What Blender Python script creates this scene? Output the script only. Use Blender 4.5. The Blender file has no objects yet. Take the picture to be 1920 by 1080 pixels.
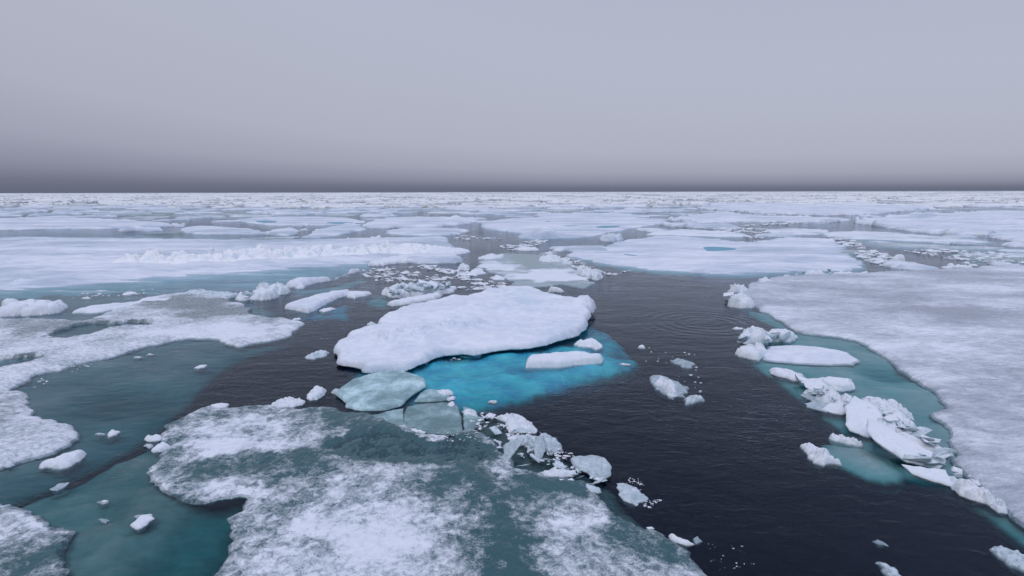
import bpy, math, random
import numpy as np
from mathutils import Matrix, Vector

S = bpy.context.scene
R = math.radians
# ------------------------------------------------------------------ camera
HC = 8.0                       # eye height above the water, metres
F = 1920 * 20.0 / 36.0         # focal length in photo pixels
PITCH = math.atan((540 - 359) / F)
ROLL = 0.0021
_f = Vector((0, math.cos(PITCH), -math.sin(PITCH)))
_r0 = Vector((1, 0, 0)); _u0 = _r0.cross(_f)
_r = _r0 * math.cos(ROLL) - _u0 * math.sin(ROLL)
_u = _u0 * math.cos(ROLL) + _r0 * math.sin(ROLL)
cd = bpy.data.cameras.new('camera'); cam = bpy.data.objects.new('camera', cd)
S.collection.objects.link(cam)
cam.matrix_world = Matrix(((_r.x, _u.x, -_f.x, 0), (_r.y, _u.y, -_f.y, 0), (_r.z, _u.z, -_f.z, HC), (0, 0, 0, 1)))
cd.lens = 20; cd.sensor_width = 36; cd.clip_start = 0.1; cd.clip_end = 90000
S.camera = cam
# ------------------------------------------------------------------ sky, sun, exposure
SUN_EL, SUN_AZ = R(48), R(212)          # azimuth measured from +Y towards +X: behind the camera to the left
w = bpy.data.worlds.new('World'); S.world = w; w.use_nodes = True
wn = w.node_tree.nodes; wl = w.node_tree.links; wn.clear()
wo = wn.new('ShaderNodeOutputWorld'); bg = wn.new('ShaderNodeBackground'); bg.inputs[1].default_value = 0.1
sky = wn.new('ShaderNodeTexSky'); sky.sky_type = 'NISHITA'; sky.sun_disc = False
sky.sun_elevation = SUN_EL; sky.sun_rotation = SUN_AZ; sky.air_density = 1.0; sky.dust_density = 2.0
tc = wn.new('ShaderNodeTexCoord'); sep = wn.new('ShaderNodeSeparateXYZ'); wl.new(tc.outputs['Generated'], sep.inputs[0])
def wmath(op, a, b):
    n = wn.new('ShaderNodeMath'); n.operation = op
    for i, v in enumerate((a, b)):
        if isinstance(v, (int, float)): n.inputs[i].default_value = v
        else: wl.new(v, n.inputs[i])
    return n.outputs[0]
cln = wn.new('ShaderNodeTexNoise'); cln.inputs['Scale'].default_value = 1.6; cln.inputs['Detail'].default_value = 2
wl.new(tc.outputs['Generated'], cln.inputs['Vector'])
wob = wmath('MULTIPLY', wmath('SUBTRACT', cln.outputs[0], 0.5), 0.5)
skew = wmath('ADD', wmath('ADD', wmath('MULTIPLY', sep.outputs[0], 0.75), 1.0), wob)
zz = wmath('MULTIPLY', sep.outputs[2], skew)
ramp = wn.new('ShaderNodeValToRGB'); wl.new(zz, ramp.inputs[0])
cr = ramp.color_ramp
stops = [(0.0, (.128, .143, .200)), (.007, (.155, .170, .235)), (.018, (.25, .268, .352)), (.037, (.35, .368, .462)), (.072, (.418, .438, .538)),
         (.15, (.45, .475, .575)), (.24, (.455, .488, .60)), (.40, (.44, .475, .585)), (.50, (.42, .465, .60)), (.62, (.43, .49, .68)), (.85, (.63, .70, .95)), (1.0, (.74, .82, 1.10))]
while len(cr.elements) < len(stops): cr.elements.new(0.5)
for e, (p, c) in zip(cr.elements, stops): e.position = p; e.color = (*c, 1)
sc10 = wn.new('ShaderNodeVectorMath'); sc10.operation = 'SCALE'; sc10.inputs['Scale'].default_value = 10.0
wl.new(ramp.outputs[0], sc10.inputs[0])
mx = wn.new('ShaderNodeMix'); mx.data_type = 'RGBA'; mx.inputs[0].default_value = 0.98     # thick stratus over the clear sky
wl.new(sky.outputs[0], mx.inputs[6]); wl.new(sc10.outputs[0], mx.inputs[7])
wl.new(mx.outputs[2], bg.inputs[0]); wl.new(bg.outputs[0], wo.inputs[0])
sd = bpy.data.lights.new('sun', 'SUN'); so = bpy.data.objects.new('sun', sd); S.collection.objects.link(so)
sd.energy = .72; sd.angle = R(24); sd.color = (.98, .98, 1)
sv = Vector((math.sin(SUN_AZ) * math.cos(SUN_EL), math.cos(SUN_AZ) * math.cos(SUN_EL), math.sin(SUN_EL)))
so.rotation_euler = sv.to_track_quat('Z', 'Y').to_euler()
S.view_settings.view_transform = 'Standard'; S.view_settings.look = 'None'; S.view_settings.exposure = 0; S.view_settings.gamma = 1
S.cycles.use_denoising = True
S.cycles.max_bounces = 6; S.cycles.diffuse_bounces = 3; S.cycles.glossy_bounces = 2; S.cycles.transparent_max_bounces = 20
S.cycles.caustics_reflective = False; S.cycles.caustics_refractive = False

# ------------------------------------------------------------------ numeric helpers
def at(px, py, z=0.0):
    d = _r * ((px - 960) / F) + _u * ((540 - py) / F) + _f
    t = (z - HC) / d.z
    return (d.x * t, d.y * t)
def P(s): return [tuple(float(v) for v in q.split(',')) for q in s.split()]
def hsh(ix, iy, seed):
    h = (ix.astype(np.int64) * 374761393 + iy.astype(np.int64) * 668265263 + int(seed) * 974634777) & 0xFFFFFFFF
    h = ((h ^ (h >> 13)) * 1274126177) & 0xFFFFFFFF
    h = ((h ^ (h >> 16)) * 2246822519) & 0xFFFFFFFF
    return ((h ^ (h >> 15)) & 0xFFFFFF) / float(0x1000000)
def perlin(x, y, seed):
    x0 = np.floor(x); y0 = np.floor(y); fx = x - x0; fy = y - y0
    u = fx * fx * fx * (fx * (fx * 6 - 15) + 10); v = fy * fy * fy * (fy * (fy * 6 - 15) + 10)
    def g(ix, iy, dx, dy):
        a = hsh(ix, iy, seed) * 2 * math.pi
        return np.cos(a) * dx + np.sin(a) * dy
    n00 = g(x0, y0, fx, fy); n10 = g(x0 + 1, y0, fx - 1, fy); n01 = g(x0, y0 + 1, fx, fy - 1); n11 = g(x0 + 1, y0 + 1, fx - 1, fy - 1)
    a = n00 + u * (n10 - n00); b = n01 + u * (n11 - n01)
    return (a + v * (b - a)) * 1.5
def fbm(x, y, sc, octv=4, seed=1, gain=.5):
    s = np.zeros_like(x); a = 1.0; f = 1.0 / sc
    for o in range(octv):
        s += a * perlin(x * f + 17.3 * o, y * f - 9.1 * o, seed + o); a *= gain; f *= 2.03
    return s
def blocks(x, y, cell, seed, tilt=.8, crack=.35):
    """heights of tumbled blocks: each jittered cell is one tilted plane; returns 0..1-ish"""
    wx = x / cell + .35 * fbm(x, y, cell * 1.1, 2, seed + 50); wy = y / cell + .35 * fbm(x, y, cell * 1.1, 2, seed + 60)
    ix = np.floor(wx); iy = np.floor(wy)
    best = np.full_like(x, 1e9); sec = np.full_like(x, 1e9); out = np.zeros_like(x)
    for i in (-1, 0, 1):
        for j in (-1, 0, 1):
            cx = ix + i; cy = iy + j
            jx = cx + .1 + .8 * hsh(cx, cy, seed); jy = cy + .1 + .8 * hsh(cx, cy, seed + 1)
            dx = wx - jx; dy = wy - jy; d = dx * dx + dy * dy
            a = hsh(cx, cy, seed + 2) * 6.283
            hh = hsh(cx, cy, seed + 3) + tilt * hsh(cx, cy, seed + 4) * (np.cos(a) * dx + np.sin(a) * dy)
            m = d < best
            sec = np.where(m, best, np.minimum(sec, d)); out = np.where(m, hh, out); best = np.where(m, d, best)
    edge = np.sqrt(sec) - np.sqrt(best)
    return out - crack * np.exp(-edge * 9)
def sdf(poly, X, Y):
    """signed distance (inside > 0) and nearest boundary point"""
    a = np.asarray(poly, np.float32); b = np.roll(a, -1, 0); e = b - a
    L = np.maximum((e * e).sum(1), 1e-12)
    n = X.size; D = np.empty(n, np.float32); QX = np.empty(n, np.float32); QY = np.empty(n, np.float32)
    X = X.astype(np.float32); Y = Y.astype(np.float32)
    st = max(1, 3000000 // len(a))
    for s in range(0, n, st):
        x = X[s:s + st, None]; y = Y[s:s + st, None]
        t = np.clip(((x - a[:, 0]) * e[:, 0] + (y - a[:, 1]) * e[:, 1]) / L, 0, 1)
        qx = a[:, 0] + t * e[:, 0]; qy = a[:, 1] + t * e[:, 1]
        d2 = (x - qx) ** 2 + (y - qy) ** 2
        k = d2.argmin(1); r = np.arange(len(k))
        d = np.sqrt(d2[r, k])
        cr_ = ((a[:, 1] > y) != (b[:, 1] > y)) & (x < (b[:, 0] - a[:, 0]) * (y - a[:, 1]) / np.where(np.abs(e[:, 1]) < 1e-9, 1e-9, e[:, 1]) + a[:, 0])
        ins = (cr_.sum(1) & 1) == 1
        D[s:s + st] = np.where(ins, d, -d); QX[s:s + st] = qx[r, k]; QY[s:s + st] = qy[r, k]
    return D, QX, QY
def chaikin(p, n):
    for _ in range(n):
        q = []
        for i in range(len(p)):
            a, b = p[i], p[(i + 1) % len(p)]
            q += [tuple(.75 * u + .25 * v for u, v in zip(a, b)), tuple(.25 * u + .75 * v for u, v in zip(a, b))]
        p = q
    return p
def roughen(p, amp, ml, rng):
    while True:
        q = []; ch = False
        for i in range(len(p)):
            a, b = p[i], p[(i + 1) % len(p)]
            L = math.hypot(b[0] - a[0], b[1] - a[1]); q.append(a)
            if L > ml:
                ch = True; o = rng.gauss(0, amp) * L
                q.append(((a[0] + b[0]) / 2 - (b[1] - a[1]) / L * o, (a[1] + b[1]) / 2 + (b[0] - a[0]) / L * o))
        p = q
        if not ch or len(p) > 900: return p
def ss(x, a, b):
    t = np.clip((x - a) / (b - a), 0, 1); return t * t * (3 - 2 * t)

# ------------------------------------------------------------------ materials
class NT:
    def __init__(s, name):
        s.m = bpy.data.materials.new(name); s.m.use_nodes = True; s.t = s.m.node_tree; s.n = s.t.nodes; s.n.clear()
        s.out = s.n.new('ShaderNodeOutputMaterial')
    def put(s, sock, v):
        if v is None: return
        if isinstance(v, bpy.types.NodeSocket): s.t.links.new(v, sock)
        elif isinstance(v, tuple) and len(v) == 3 and sock.type == 'RGBA': sock.default_value = (*v, 1)
        else: sock.default_value = v
    def math(s, op, a, b=None, c=None, clamp=False):
        n = s.n.new('ShaderNodeMath'); n.operation = op; n.use_clamp = clamp
        for i, v in enumerate((a, b, c)): s.put(n.inputs[i], v)
        return n.outputs[0]
    def noise(s, vec, scale, detail=4, rough=.55, dist=0.0):
        n = s.n.new('ShaderNodeTexNoise'); s.put(n.inputs['Vector'], vec); n.inputs['Scale'].default_value = scale
        n.inputs['Detail'].default_value = detail; n.inputs['Roughness'].default_value = rough; n.inputs['Distortion'].default_value = dist
        return n.outputs[0]
    def mapping(s, vec, scale=(1, 1, 1), rot=(0, 0, 0)):
        n = s.n.new('ShaderNodeMapping'); s.put(n.inputs[0], vec); n.inputs['Scale'].default_value = scale; n.inputs['Rotation'].default_value = rot
        return n.outputs[0]
    def mix(s, f, a, b):
        n = s.n.new('ShaderNodeMix'); n.data_type = 'RGBA'; s.put(n.inputs[0], f); s.put(n.inputs[6], a); s.put(n.inputs[7], b); return n.outputs[2]
    def mixf(s, f, a, b):
        n = s.n.new('ShaderNodeMix'); s.put(n.inputs[0], f); s.put(n.inputs[2], a); s.put(n.inputs[3], b); return n.outputs[0]
    def smooth(s, v, a, b):
        n = s.n.new('ShaderNodeMapRange'); n.interpolation_type = 'SMOOTHSTEP'; s.put(n.inputs[0], v); n.inputs[1].default_value = a; n.inputs[2].default_value = b
        return n.outputs[0]
    def obj(s): return s.n.new('ShaderNodeTexCoord').outputs['Object']
    def attr(s, name):
        n = s.n.new('ShaderNodeAttribute'); n.attribute_name = name; return n.outputs['Fac']
    def bump(s, h, strength, dist, normal=None):
        n = s.n.new('ShaderNodeBump'); n.inputs['Strength'].default_value = strength; n.inputs['Distance'].default_value = dist
        s.put(n.inputs['Height'], h)
        if normal: s.put(n.inputs['Normal'], normal)
        return n.outputs[0]
    def principled(s, base, rough, normal=None, spec=.5, **kw):
        n = s.n.new('ShaderNodeBsdfPrincipled'); s.put(n.inputs['Base Color'], base); s.put(n.inputs['Roughness'], rough)
        s.put(n.inputs['Specular IOR Level'], spec)
        if normal: s.put(n.inputs['Normal'], normal)
        for k, v in kw.items(): s.put(n.inputs[k.replace('_', ' ')], v)
        return n.outputs[0]
    def surf(s, x): s.t.links.new(x, s.out.inputs[0]); return s.m

SNOW = (.835, .85, .90)
def snow_mat(name, ice=(.10, .17, .185), s1=.5, k1=.5, s2=5.0, k2=.5, width=.3, bump=.03, ice_spec=.5, snow=SNOW, stretch=(1, 1, 1), snow2=(.70, .74, .81), rot=0, clear=0.0, k3=.12):
    """snow lying on ice: the painted attribute 'ice' plus two noises decide where the bare ice and the painted crevice blue show"""
    g = NT(name); v = g.mapping(g.obj(), stretch, (0, 0, rot))
    n1 = g.noise(v, s1, 7, .62, .3); n2 = g.noise(v, s2, 8, .68, .6); n3 = g.noise(v, s2 * 5, 5, .65)
    a = g.math('MULTIPLY_ADD', g.math('SUBTRACT', n1, .5), k1 * 2, g.attr('ice'))
    a = g.math('MULTIPLY_ADD', g.math('SUBTRACT', n2, .5), k2 * 2, a)
    a = g.math('MULTIPLY_ADD', g.math('SUBTRACT', n3, .5), k3 * 2, a)
    fac = g.smooth(a, .5 - width, .5 + width)
    col = g.mix(g.smooth(g.math('ADD', g.math('MULTIPLY', n2, .6), g.math('MULTIPLY', n1, .4)), .35, .68), snow, snow2)
    icv = g.mix(n1, tuple(c * .8 for c in ice), tuple(min(1, c * 1.25) for c in ice))
    base = g.mix(fac, col, icv)
    h = g.math('MULTIPLY', g.math('ADD', n2, g.math('MULTIPLY', n3, .35)), g.math('SUBTRACT', 1.05, fac))
    nr = g.bump(h, .8, bump)
    sh = g.principled(base, g.mixf(fac, .75, .22), nr, g.mixf(fac, .25, ice_spec))
    if clear:
        tr = g.n.new('ShaderNodeBsdfTransparent'); mxs = g.n.new('ShaderNodeMixShader')
        g.put(mxs.inputs[0], g.math('MULTIPLY', fac, clear)); g.t.links.new(sh, mxs.inputs[1]); g.t.links.new(tr.outputs[0], mxs.inputs[2]); sh = mxs.outputs[0]
    return g.surf(sh)
M = {}
M['snow'] = snow_mat('packed_snow', s1=.35, k1=.35, s2=2.0, k2=.22, bump=.03, width=.35, ice=(.46, .60, .70), snow2=(.64, .68, .78), stretch=(.7, 1, 1), rot=.3)
M['ridge'] = snow_mat('ridge_snow', s1=.5, k1=.25, s2=3, k2=.25, bump=.05, ice=(.30, .62, .78), snow=(.90, .90, .92), snow2=(.87, .88, .91))  # its cyan also paints the blue shade between the ridge blocks
M['block'] = snow_mat('snowy_ice_block', s1=.9, k1=.3, s2=5, k2=.3, bump=.035, ice=(.36, .55, .60), snow2=(.74, .78, .84))
M['near'] = snow_mat('mottled_snow_on_ice', s1=.55, k1=.95, s2=4.5, k2=.65, k3=.36, width=.38, bump=.025, ice=(.035, .098, .112), ice_spec=.25, snow2=(.66, .70, .77))
M['floe'] = snow_mat('drifted_snow', s1=.13, k1=1.0, s2=1.1, k2=.3, width=.42, bump=.08, ice=(.34, .43, .52), stretch=(.35, 1, 1), snow2=(.60, .645, .75))
M['left'] = snow_mat('wind_swept_snow_on_ice', s1=.5, k1=.45, s2=6, k2=.6, width=.36, bump=.02, ice=(.13, .18, .20), stretch=(.75, 1, 1), rot=.4)
M['grey'] = snow_mat('grey_streaked_snow_on_ice', s1=.2, k1=.85, s2=4, k2=.5, k3=.3, width=.45, bump=.015, ice=(.24, .27, .32), stretch=(.45, 1, 1))
M['thin'] = snow_mat('thin_teal_ice', s1=.3, k1=.5, s2=2.2, k2=.3, width=.3, bump=.02, ice=(.20, .29, .31), snow2=(.72, .76, .82), stretch=(.6, 1, 1), ice_spec=.6)
M['plate'] = snow_mat('clear_ice_plate', s1=.7, k1=.9, s2=3, k2=.3, k3=.15, width=.5, bump=.012, ice=(.20, .33, .34), ice_spec=.5, snow=(.66, .84, .88), snow2=(.46, .68, .72), clear=.4)
M['glass'] = snow_mat('glassy_ice_slab', s1=2., k1=.35, s2=9, k2=.3, width=.5, bump=.012, ice=(.30, .39, .43), ice_spec=.7, snow=(.72, .78, .83), snow2=(.48, .58, .64), clear=.35)
M['far'] = snow_mat('distant_floe_snow', snow=(.88, .88, .88), s1=.05, k1=.6, s2=.3, k2=.3, width=.3, bump=.15, ice=(.34, .38, .42), snow2=(.76, .77, .79))
def plain(name, c1, c2, sc, rough=.6, spec=.3, fade=False):
    g = NT(name); v = g.obj(); n = g.noise(v, sc, 6, .6, .5)
    sh = g.principled(g.mix(g.smooth(n, .3, .7), c1, c2), rough, None, spec)
    if fade:                                              # sunken ice thins out to clear ice at its rim
        tr = g.n.new('ShaderNodeBsdfTransparent'); mxs = g.n.new('ShaderNodeMixShader')
        f = g.smooth(g.math('MULTIPLY_ADD', g.math('SUBTRACT', g.noise(v, sc * 4, 5, .6), .5), .5, g.attr('ice')), .02, .95)
        g.put(mxs.inputs[0], f); g.t.links.new(sh, mxs.inputs[1]); g.t.links.new(tr.outputs[0], mxs.inputs[2]); sh = mxs.outputs[0]
    return g.surf(sh)
M['foot_blue'] = plain('blue_submerged_ice', (.01, .52, .82), (.12, .92, 1.0), .7, fade=True)
M['shelf_grey'] = plain('grey_submerged_ice', (.19, .195, .205), (.29, .295, .305), .35, fade=True)
M['shelf_teal'] = plain('teal_submerged_ice', (.46, .49, .48), (.60, .63, .62), .3, fade=True)
M['shelf_dark'] = plain('dark_submerged_ice', (.10, .11, .10), (.17, .18, .16), .6, fade=True)
M['shelf_near'] = plain('dim_submerged_ice', (.17, .215, .21), (.30, .345, .335), .6, fade=True)
M['pond'] = plain('melt_pond_water', (.04, .27, .42), (.06, .33, .47), .3, .25, .12)
# sea water: fresnel reflection over a clear, absorbing body
def water():
    g = NT('sea_water'); v = g.n.new('ShaderNodeNewGeometry').outputs['Position']
    rip = g.noise(g.mapping(v, (1.3, 2.4, 1), (0, 0, .35)), 1.0, 3, .55, .6)
    fine = g.noise(g.mapping(v, (5, 9, 1), (0, 0, .2)), 1.0, 3, .55)
    swell = g.noise(g.mapping(v, (.25, .45, 1), (0, 0, -.3)), 1.0, 2)
    patch = g.smooth(g.noise(v, .06, 2), .42, .62)
    cx, cy = at(1320, 605)
    sp = g.n.new('ShaderNodeSeparateXYZ'); g.put(sp.inputs[0], v)
    dx = g.math('SUBTRACT', sp.outputs[0], cx); dy = g.math('SUBTRACT', sp.outputs[1], cy)
    r = g.math('SQRT', g.math('ADD', g.math('MULTIPLY', dx, dx), g.math('MULTIPLY', dy, dy)))
    ring = g.math('MULTIPLY', g.math('SINE', g.math('MULTIPLY', r, 9.0)), g.math('SUBTRACT', g.smooth(r, .3, 1.2), g.smooth(r, 2.5, 5.5)))
    h = g.math('ADD', g.math('MULTIPLY', rip, .6), g.math('MULTIPLY', swell, 1.2))
    h = g.math('MULTIPLY_ADD', fine, g.math('MULTIPLY_ADD', patch, .48, .03), h)
    h = g.math('MULTIPLY_ADD', ring, .10, h)
    nr = g.bump(h, .8, .07)
    fr = g.n.new('ShaderNodeFresnel'); fr.inputs[0].default_value = 1.30; g.put(fr.inputs['Normal'], nr)
    gl = g.n.new('ShaderNodeBsdfGlossy'); gl.inputs['Roughness'].default_value = .06; gl.inputs['Color'].default_value = (.86, .93, 1, 1); g.put(gl.inputs['Normal'], nr)
    tr = g.n.new('ShaderNodeBsdfTransparent')
    df = g.n.new('ShaderNodeBsdfDiffuse'); df.inputs[0].default_value = (.03, .085, .30, 1)     # faint upwelling light of deep water
    mxd = g.n.new('ShaderNodeMixShader'); mxd.inputs[0].default_value = .036; g.t.links.new(tr.outputs[0], mxd.inputs[1]); g.t.links.new(df.outputs[0], mxd.inputs[2])
    mxs = g.n.new('ShaderNodeMixShader'); g.put(mxs.inputs[0], g.math('MULTIPLY', g.math('POWER', fr.outputs[0], 1.22), 1.18, clamp=True)); g.t.links.new(mxd.outputs[0], mxs.inputs[1]); g.t.links.new(gl.outputs[0], mxs.inputs[2])
    va = g.n.new('ShaderNodeVolumeAbsorption'); va.inputs['Density'].default_value = 1.9; va.inputs['Color'].default_value = (.12, .74, .76, 1)
    g.t.links.new(va.outputs[0], g.out.inputs['Volume'])
    return g.surf(mxs.outputs[0])
M['water'] = water()
M['deep'] = plain('deep_water_dark', (.003, .004, .010), (.004, .006, .014), .1)

# ------------------------------------------------------------------ object helpers
def tag(o, label=None, cat=None, group=None, kind=None):
    for k, v in (('label', label), ('category', cat), ('group', group), ('kind', kind)):
        if v: o[k] = v
    return o
def mesh_obj(name, V, Q, mat, loc, ice=None, parent=None, smooth=True):
    me = bpy.data.meshes.new(name); V = np.asarray(V, np.float32); Q = np.asarray(Q, np.int32)
    me.vertices.add(len(V)); me.vertices.foreach_set('co', V.ravel())
    k = Q.shape[1]
    me.loops.add(Q.size); me.loops.foreach_set('vertex_index', Q.ravel())
    me.polygons.add(len(Q)); me.polygons.foreach_set('loop_start', np.arange(len(Q), dtype=np.int32) * k)
    me.polygons.foreach_set('use_smooth', np.full(len(Q), smooth))
    me.update(calc_edges=True); me.validate()
    at_ = me.attributes.new('ice', 'FLOAT', 'POINT')
    if ice is not None and len(me.vertices) == len(ice): at_.data.foreach_set('value', np.asarray(ice, np.float32))
    me.materials.append(mat)
    o = bpy.data.objects.new(name, me); S.collection.objects.link(o)
    o.location = loc
    if parent: o.parent = parent; o.location = Vector(loc) - Vector(parent.location)
    return o
TRACED = []          # outlines of everything placed by hand, so that the scattered floes keep clear of them
def world_poly(pts, z=0., lift=0.):
    ys = [p[1] for p in pts]; y0, y1 = min(ys), max(ys); q = []
    for p in pts:
        zz_ = p[2] if len(p) > 2 else z + lift * (y1 - p[1]) / max(1e-6, y1 - y0)
        q.append(at(p[0], p[1], zz_))
    return q
def solid_arrays(poly, top, res, z0=-.1, T=.5, wb=.3, base=None, icef=None, seed=1, maxn=260000, steep_tint=0.):
    """grid solid over a polygon: top and bottom sheets that meet along the outline"""
    a = np.asarray(poly, np.float64); x0, y0 = a.min(0) - res; x1, y1 = a.max(0) + res
    g0 = max(2.0, y0)
    while True:
        xs = np.arange(x0, x1 + res, res)
        if y1 - y0 > 12 and y1 / g0 > 1.5:                       # rows spread out with distance
            ys = [y0]
            while ys[-1] < y1: ys.append(ys[-1] + res * max(1, ys[-1] / g0) ** 1.0)
            ys = np.array(ys)
        else: ys = np.arange(y0, y1 + res, res)
        if len(xs) * len(ys) <= maxn: break
        res *= 1.15
    X, Y = np.meshgrid(xs, ys); sh = X.shape; X = X.ravel(); Y = Y.ravel()
    D, QX, QY = sdf(poly, X, Y)
    ins = (D > 0).reshape(sh)
    keep = ins[:-1, :-1] | ins[1:, :-1] | ins[:-1, 1:] | ins[1:, 1:]
    idx = np.arange(X.size).reshape(sh)
    Q = np.stack([idx[:-1, :-1][keep], idx[:-1, 1:][keep], idx[1:, 1:][keep], idx[1:, :-1][keep]], 1)
    out = D <= 0
    X = np.where(out, QX, X); Y = np.where(out, QY, Y); D = np.maximum(D, 0).astype(np.float64)
    used = np.unique(Q); mp = np.full(X.size, -1); mp[used] = np.arange(len(used)); Q = mp[Q]
    X = X[used]; Y = Y[used]; D = D[used]; out = out[used]
    b = base(X, Y) if base else 0.
    st_ = None
    if steep_tint:
        Zf = np.zeros(sh); tmp = top(X, Y, D); full = np.zeros(sh[0] * sh[1]); full[used] = tmp; Zf = full.reshape(sh)
        gy_, gx_ = np.gradient(Zf); gy_ = gy_ / np.maximum(np.gradient(ys)[:, None], 1e-6); gx_ = gx_ / res
        st_ = np.hypot(gx_, gy_).ravel()[used]
    zt = b + z0 + top(X, Y, D); zb = b + z0 - T * (1 - np.exp(-D / wb)); zb = np.minimum(zb, zt - .4 * T * (1 - np.exp(-D / wb)) - 1e-4)
    ice = icef(X, Y, D) if icef else np.zeros_like(X)
    if steep_tint: ice = ice + steep_tint * ss(st_, .5, 1.8)  # steep faces: bare ice colour, also painting in the blue shade of crevices
    n = len(X); inn = np.where(~out)[0]; mb = np.arange(n); mb[inn] = n + np.arange(len(inn))
    V = np.concatenate([np.stack([X, Y, zt], 1), np.stack([X[inn], Y[inn], zb[inn]], 1)])
    ice = np.concatenate([ice, ice[inn]])
    return V, np.concatenate([Q, mb[Q][:, ::-1]]), ice
def floe(name, pts, label=None, cat=None, mat='snow', z=0., lift=0., top=None, H=.3, w_=.15, amp=.04, sc=2., z0=-.12, T=.5, wb=.3, res=None,
         k=1.25, sm=0, ro=.12, parent=None, icef=None, ice=0., seed=None, group=None, kind=None, base=None, world=None, trace=True, maxn=260000, steep_tint=0., fade=0.):
    poly = world if world else world_poly(pts, z, lift)
    seed = seed if seed is not None else int(abs(poly[0][0] * 31 + poly[0][1] * 17)) % 9973
    rng = random.Random(seed)
    D0 = max(6., min(math.hypot(p[0], p[1]) for p in poly))
    res = res or max(.03, k * D0 / 569)
    poly = chaikin(poly, sm)
    if ro: poly = roughen(poly, ro, res * 2.2, rng)
    if trace: TRACED.append(poly)
    top = top or flat(H, w_, amp, sc, seed)
    c = np.asarray(poly).mean(0)
    if fade: icef = lambda X, Y, d: 1 - ss(d, 0., fade)
    icef = icef or (lambda X, Y, d: np.full_like(X, ice))
    V, Q, ic = solid_arrays(poly, top, res, z0, T, wb, base, icef, seed, maxn, steep_tint)
    V = V - np.array([c[0], c[1], 0])
    o = mesh_obj(name, V, Q, M[mat], (c[0], c[1], 0), ic, parent)
    return tag(o, label, cat, group, kind)
def flat(H, w_, amp=.04, sc=2., seed=1, oc=4):
    return lambda X, Y, d: H * (1 - np.exp(-d / w_)) + amp * fbm(X, Y, sc, oc, seed) * np.clip(d / (2 * w_), 0, 1)
def lumpy(H, w_, cell, seed=1, tilt=1.0, lo=.38):
    w_ = min(w_, .14 * H + .02)
    def f(X, Y, d):
        e = 1 - np.exp(-d / w_)
        return e * H * (lo + (.8 - lo) * blocks(X, Y, cell, seed, tilt) + .28 * blocks(X, Y, cell * .42, seed + 31, tilt)) + .06 * H * fbm(X, Y, cell * .4, 3, seed + 9) * np.clip(d / w_, 0, 1)
    return f
def pillow(H, w_, sc, seed=1, amt=.6):
    def f(X, Y, d):
        n = 1 - np.abs(fbm(X, Y, sc, 3, seed))
        return H * np.sqrt(np.clip(d / w_, 0, 1)) * (1 - amt + amt * n)
    return f
def hull_block(name, px, py, s, rng, label, mat='block', group=None, z=0., flat_=1.):
    """one angular block: the convex hull of a few random corners, tipped at random"""
    import bmesh
    cx, cy = at(px, py, z); bm = bmesh.new()
    sx, sy, sz = s * rng.uniform(.8, 1.5), s * rng.uniform(.6, 1.1), s * rng.uniform(.3, .7) * flat_
    rot = Matrix.Rotation(rng.uniform(0, 6.28), 3, 'Z') @ Matrix.Rotation(rng.uniform(-.5, .55), 3, 'X') @ Matrix.Rotation(rng.uniform(-.5, .5), 3, 'Y')
    for i in range(14):
        v = Vector((rng.choice((-1, 1)) * rng.uniform(.55, 1) * sx, rng.choice((-1, 1)) * rng.uniform(.55, 1) * sy, rng.choice((-1, 1)) * rng.uniform(.7, 1) * sz)) * .5
        bm.verts.new(rot @ v)
    bmesh.ops.convex_hull(bm, input=bm.verts[:])
    for v in [v for v in bm.verts if not v.link_faces]: bm.verts.remove(v)
    bmesh.ops.bevel(bm, geom=bm.edges[:], offset=s * .03 * min(1., flat_ * 1.4), segments=1, profile=.6, affect='EDGES', clamp_overlap=True)
    bmesh.ops.triangulate(bm, faces=bm.faces[:])
    bmesh.ops.subdivide_edges(bm, edges=bm.edges[:], cuts=1, use_grid_fill=True)
    bmesh.ops.triangulate(bm, faces=bm.faces[:])
    for v in bm.verts: v.co += Vector((rng.uniform(-1, 1), rng.uniform(-1, 1), rng.uniform(-1, 1))) * s * .018 * flat_
    bm.normal_update()
    V = np.array([v.co[:] for v in bm.verts]); Q = np.array([[v.index for v in f.verts] for f in bm.faces])
    ice = np.array([.1 + .45 * (1 - max(0, v.normal.z)) for v in bm.verts]); bm.free()
    o = mesh_obj(name, V, Q, M[mat], (cx, cy, z + sz * .25), ice, None, False)
    return tag(o, label, 'ice chunk', group)
def region(*specs):
    """'ice' amounts painted by outlines: (points, amount inside, edge softness in metres)"""
    R_ = [(world_poly(p), a, s) for p, a, s in specs]
    def f(X, Y, d, base0):
        v = np.full_like(X, base0)
        for poly, a, s in R_:
            D, _, _ = sdf(poly, X, Y); v = v + a * ss(D + 1.3 * s * fbm(X, Y, max(.5, 2.2 * s), 4, 77), -s, s)
        return v
    return f

# ------------------------------------------------------------------ the sea
def box(name, x, y0, y1, z0, z1, mat, kind):
    V = [(sx * x, y, zz_) for zz_ in (z0, z1) for y in (y0, y1) for sx in (-1, 1)]
    Q = [(0, 2, 3, 1), (4, 5, 7, 6), (0, 1, 5, 4), (2, 6, 7, 3), (0, 4, 6, 2), (1, 3, 7, 5)]
    return tag(mesh_obj(name, V, Q, mat, (0, 0, 0), None, None, False), kind=kind)
box('sea', 40000, -200, 40000, -7.0, 0.0, M['water'], 'structure')
box('seabed', 39990, -190, 39990, -6.95, -6.5, M['deep'], 'structure')
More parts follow.
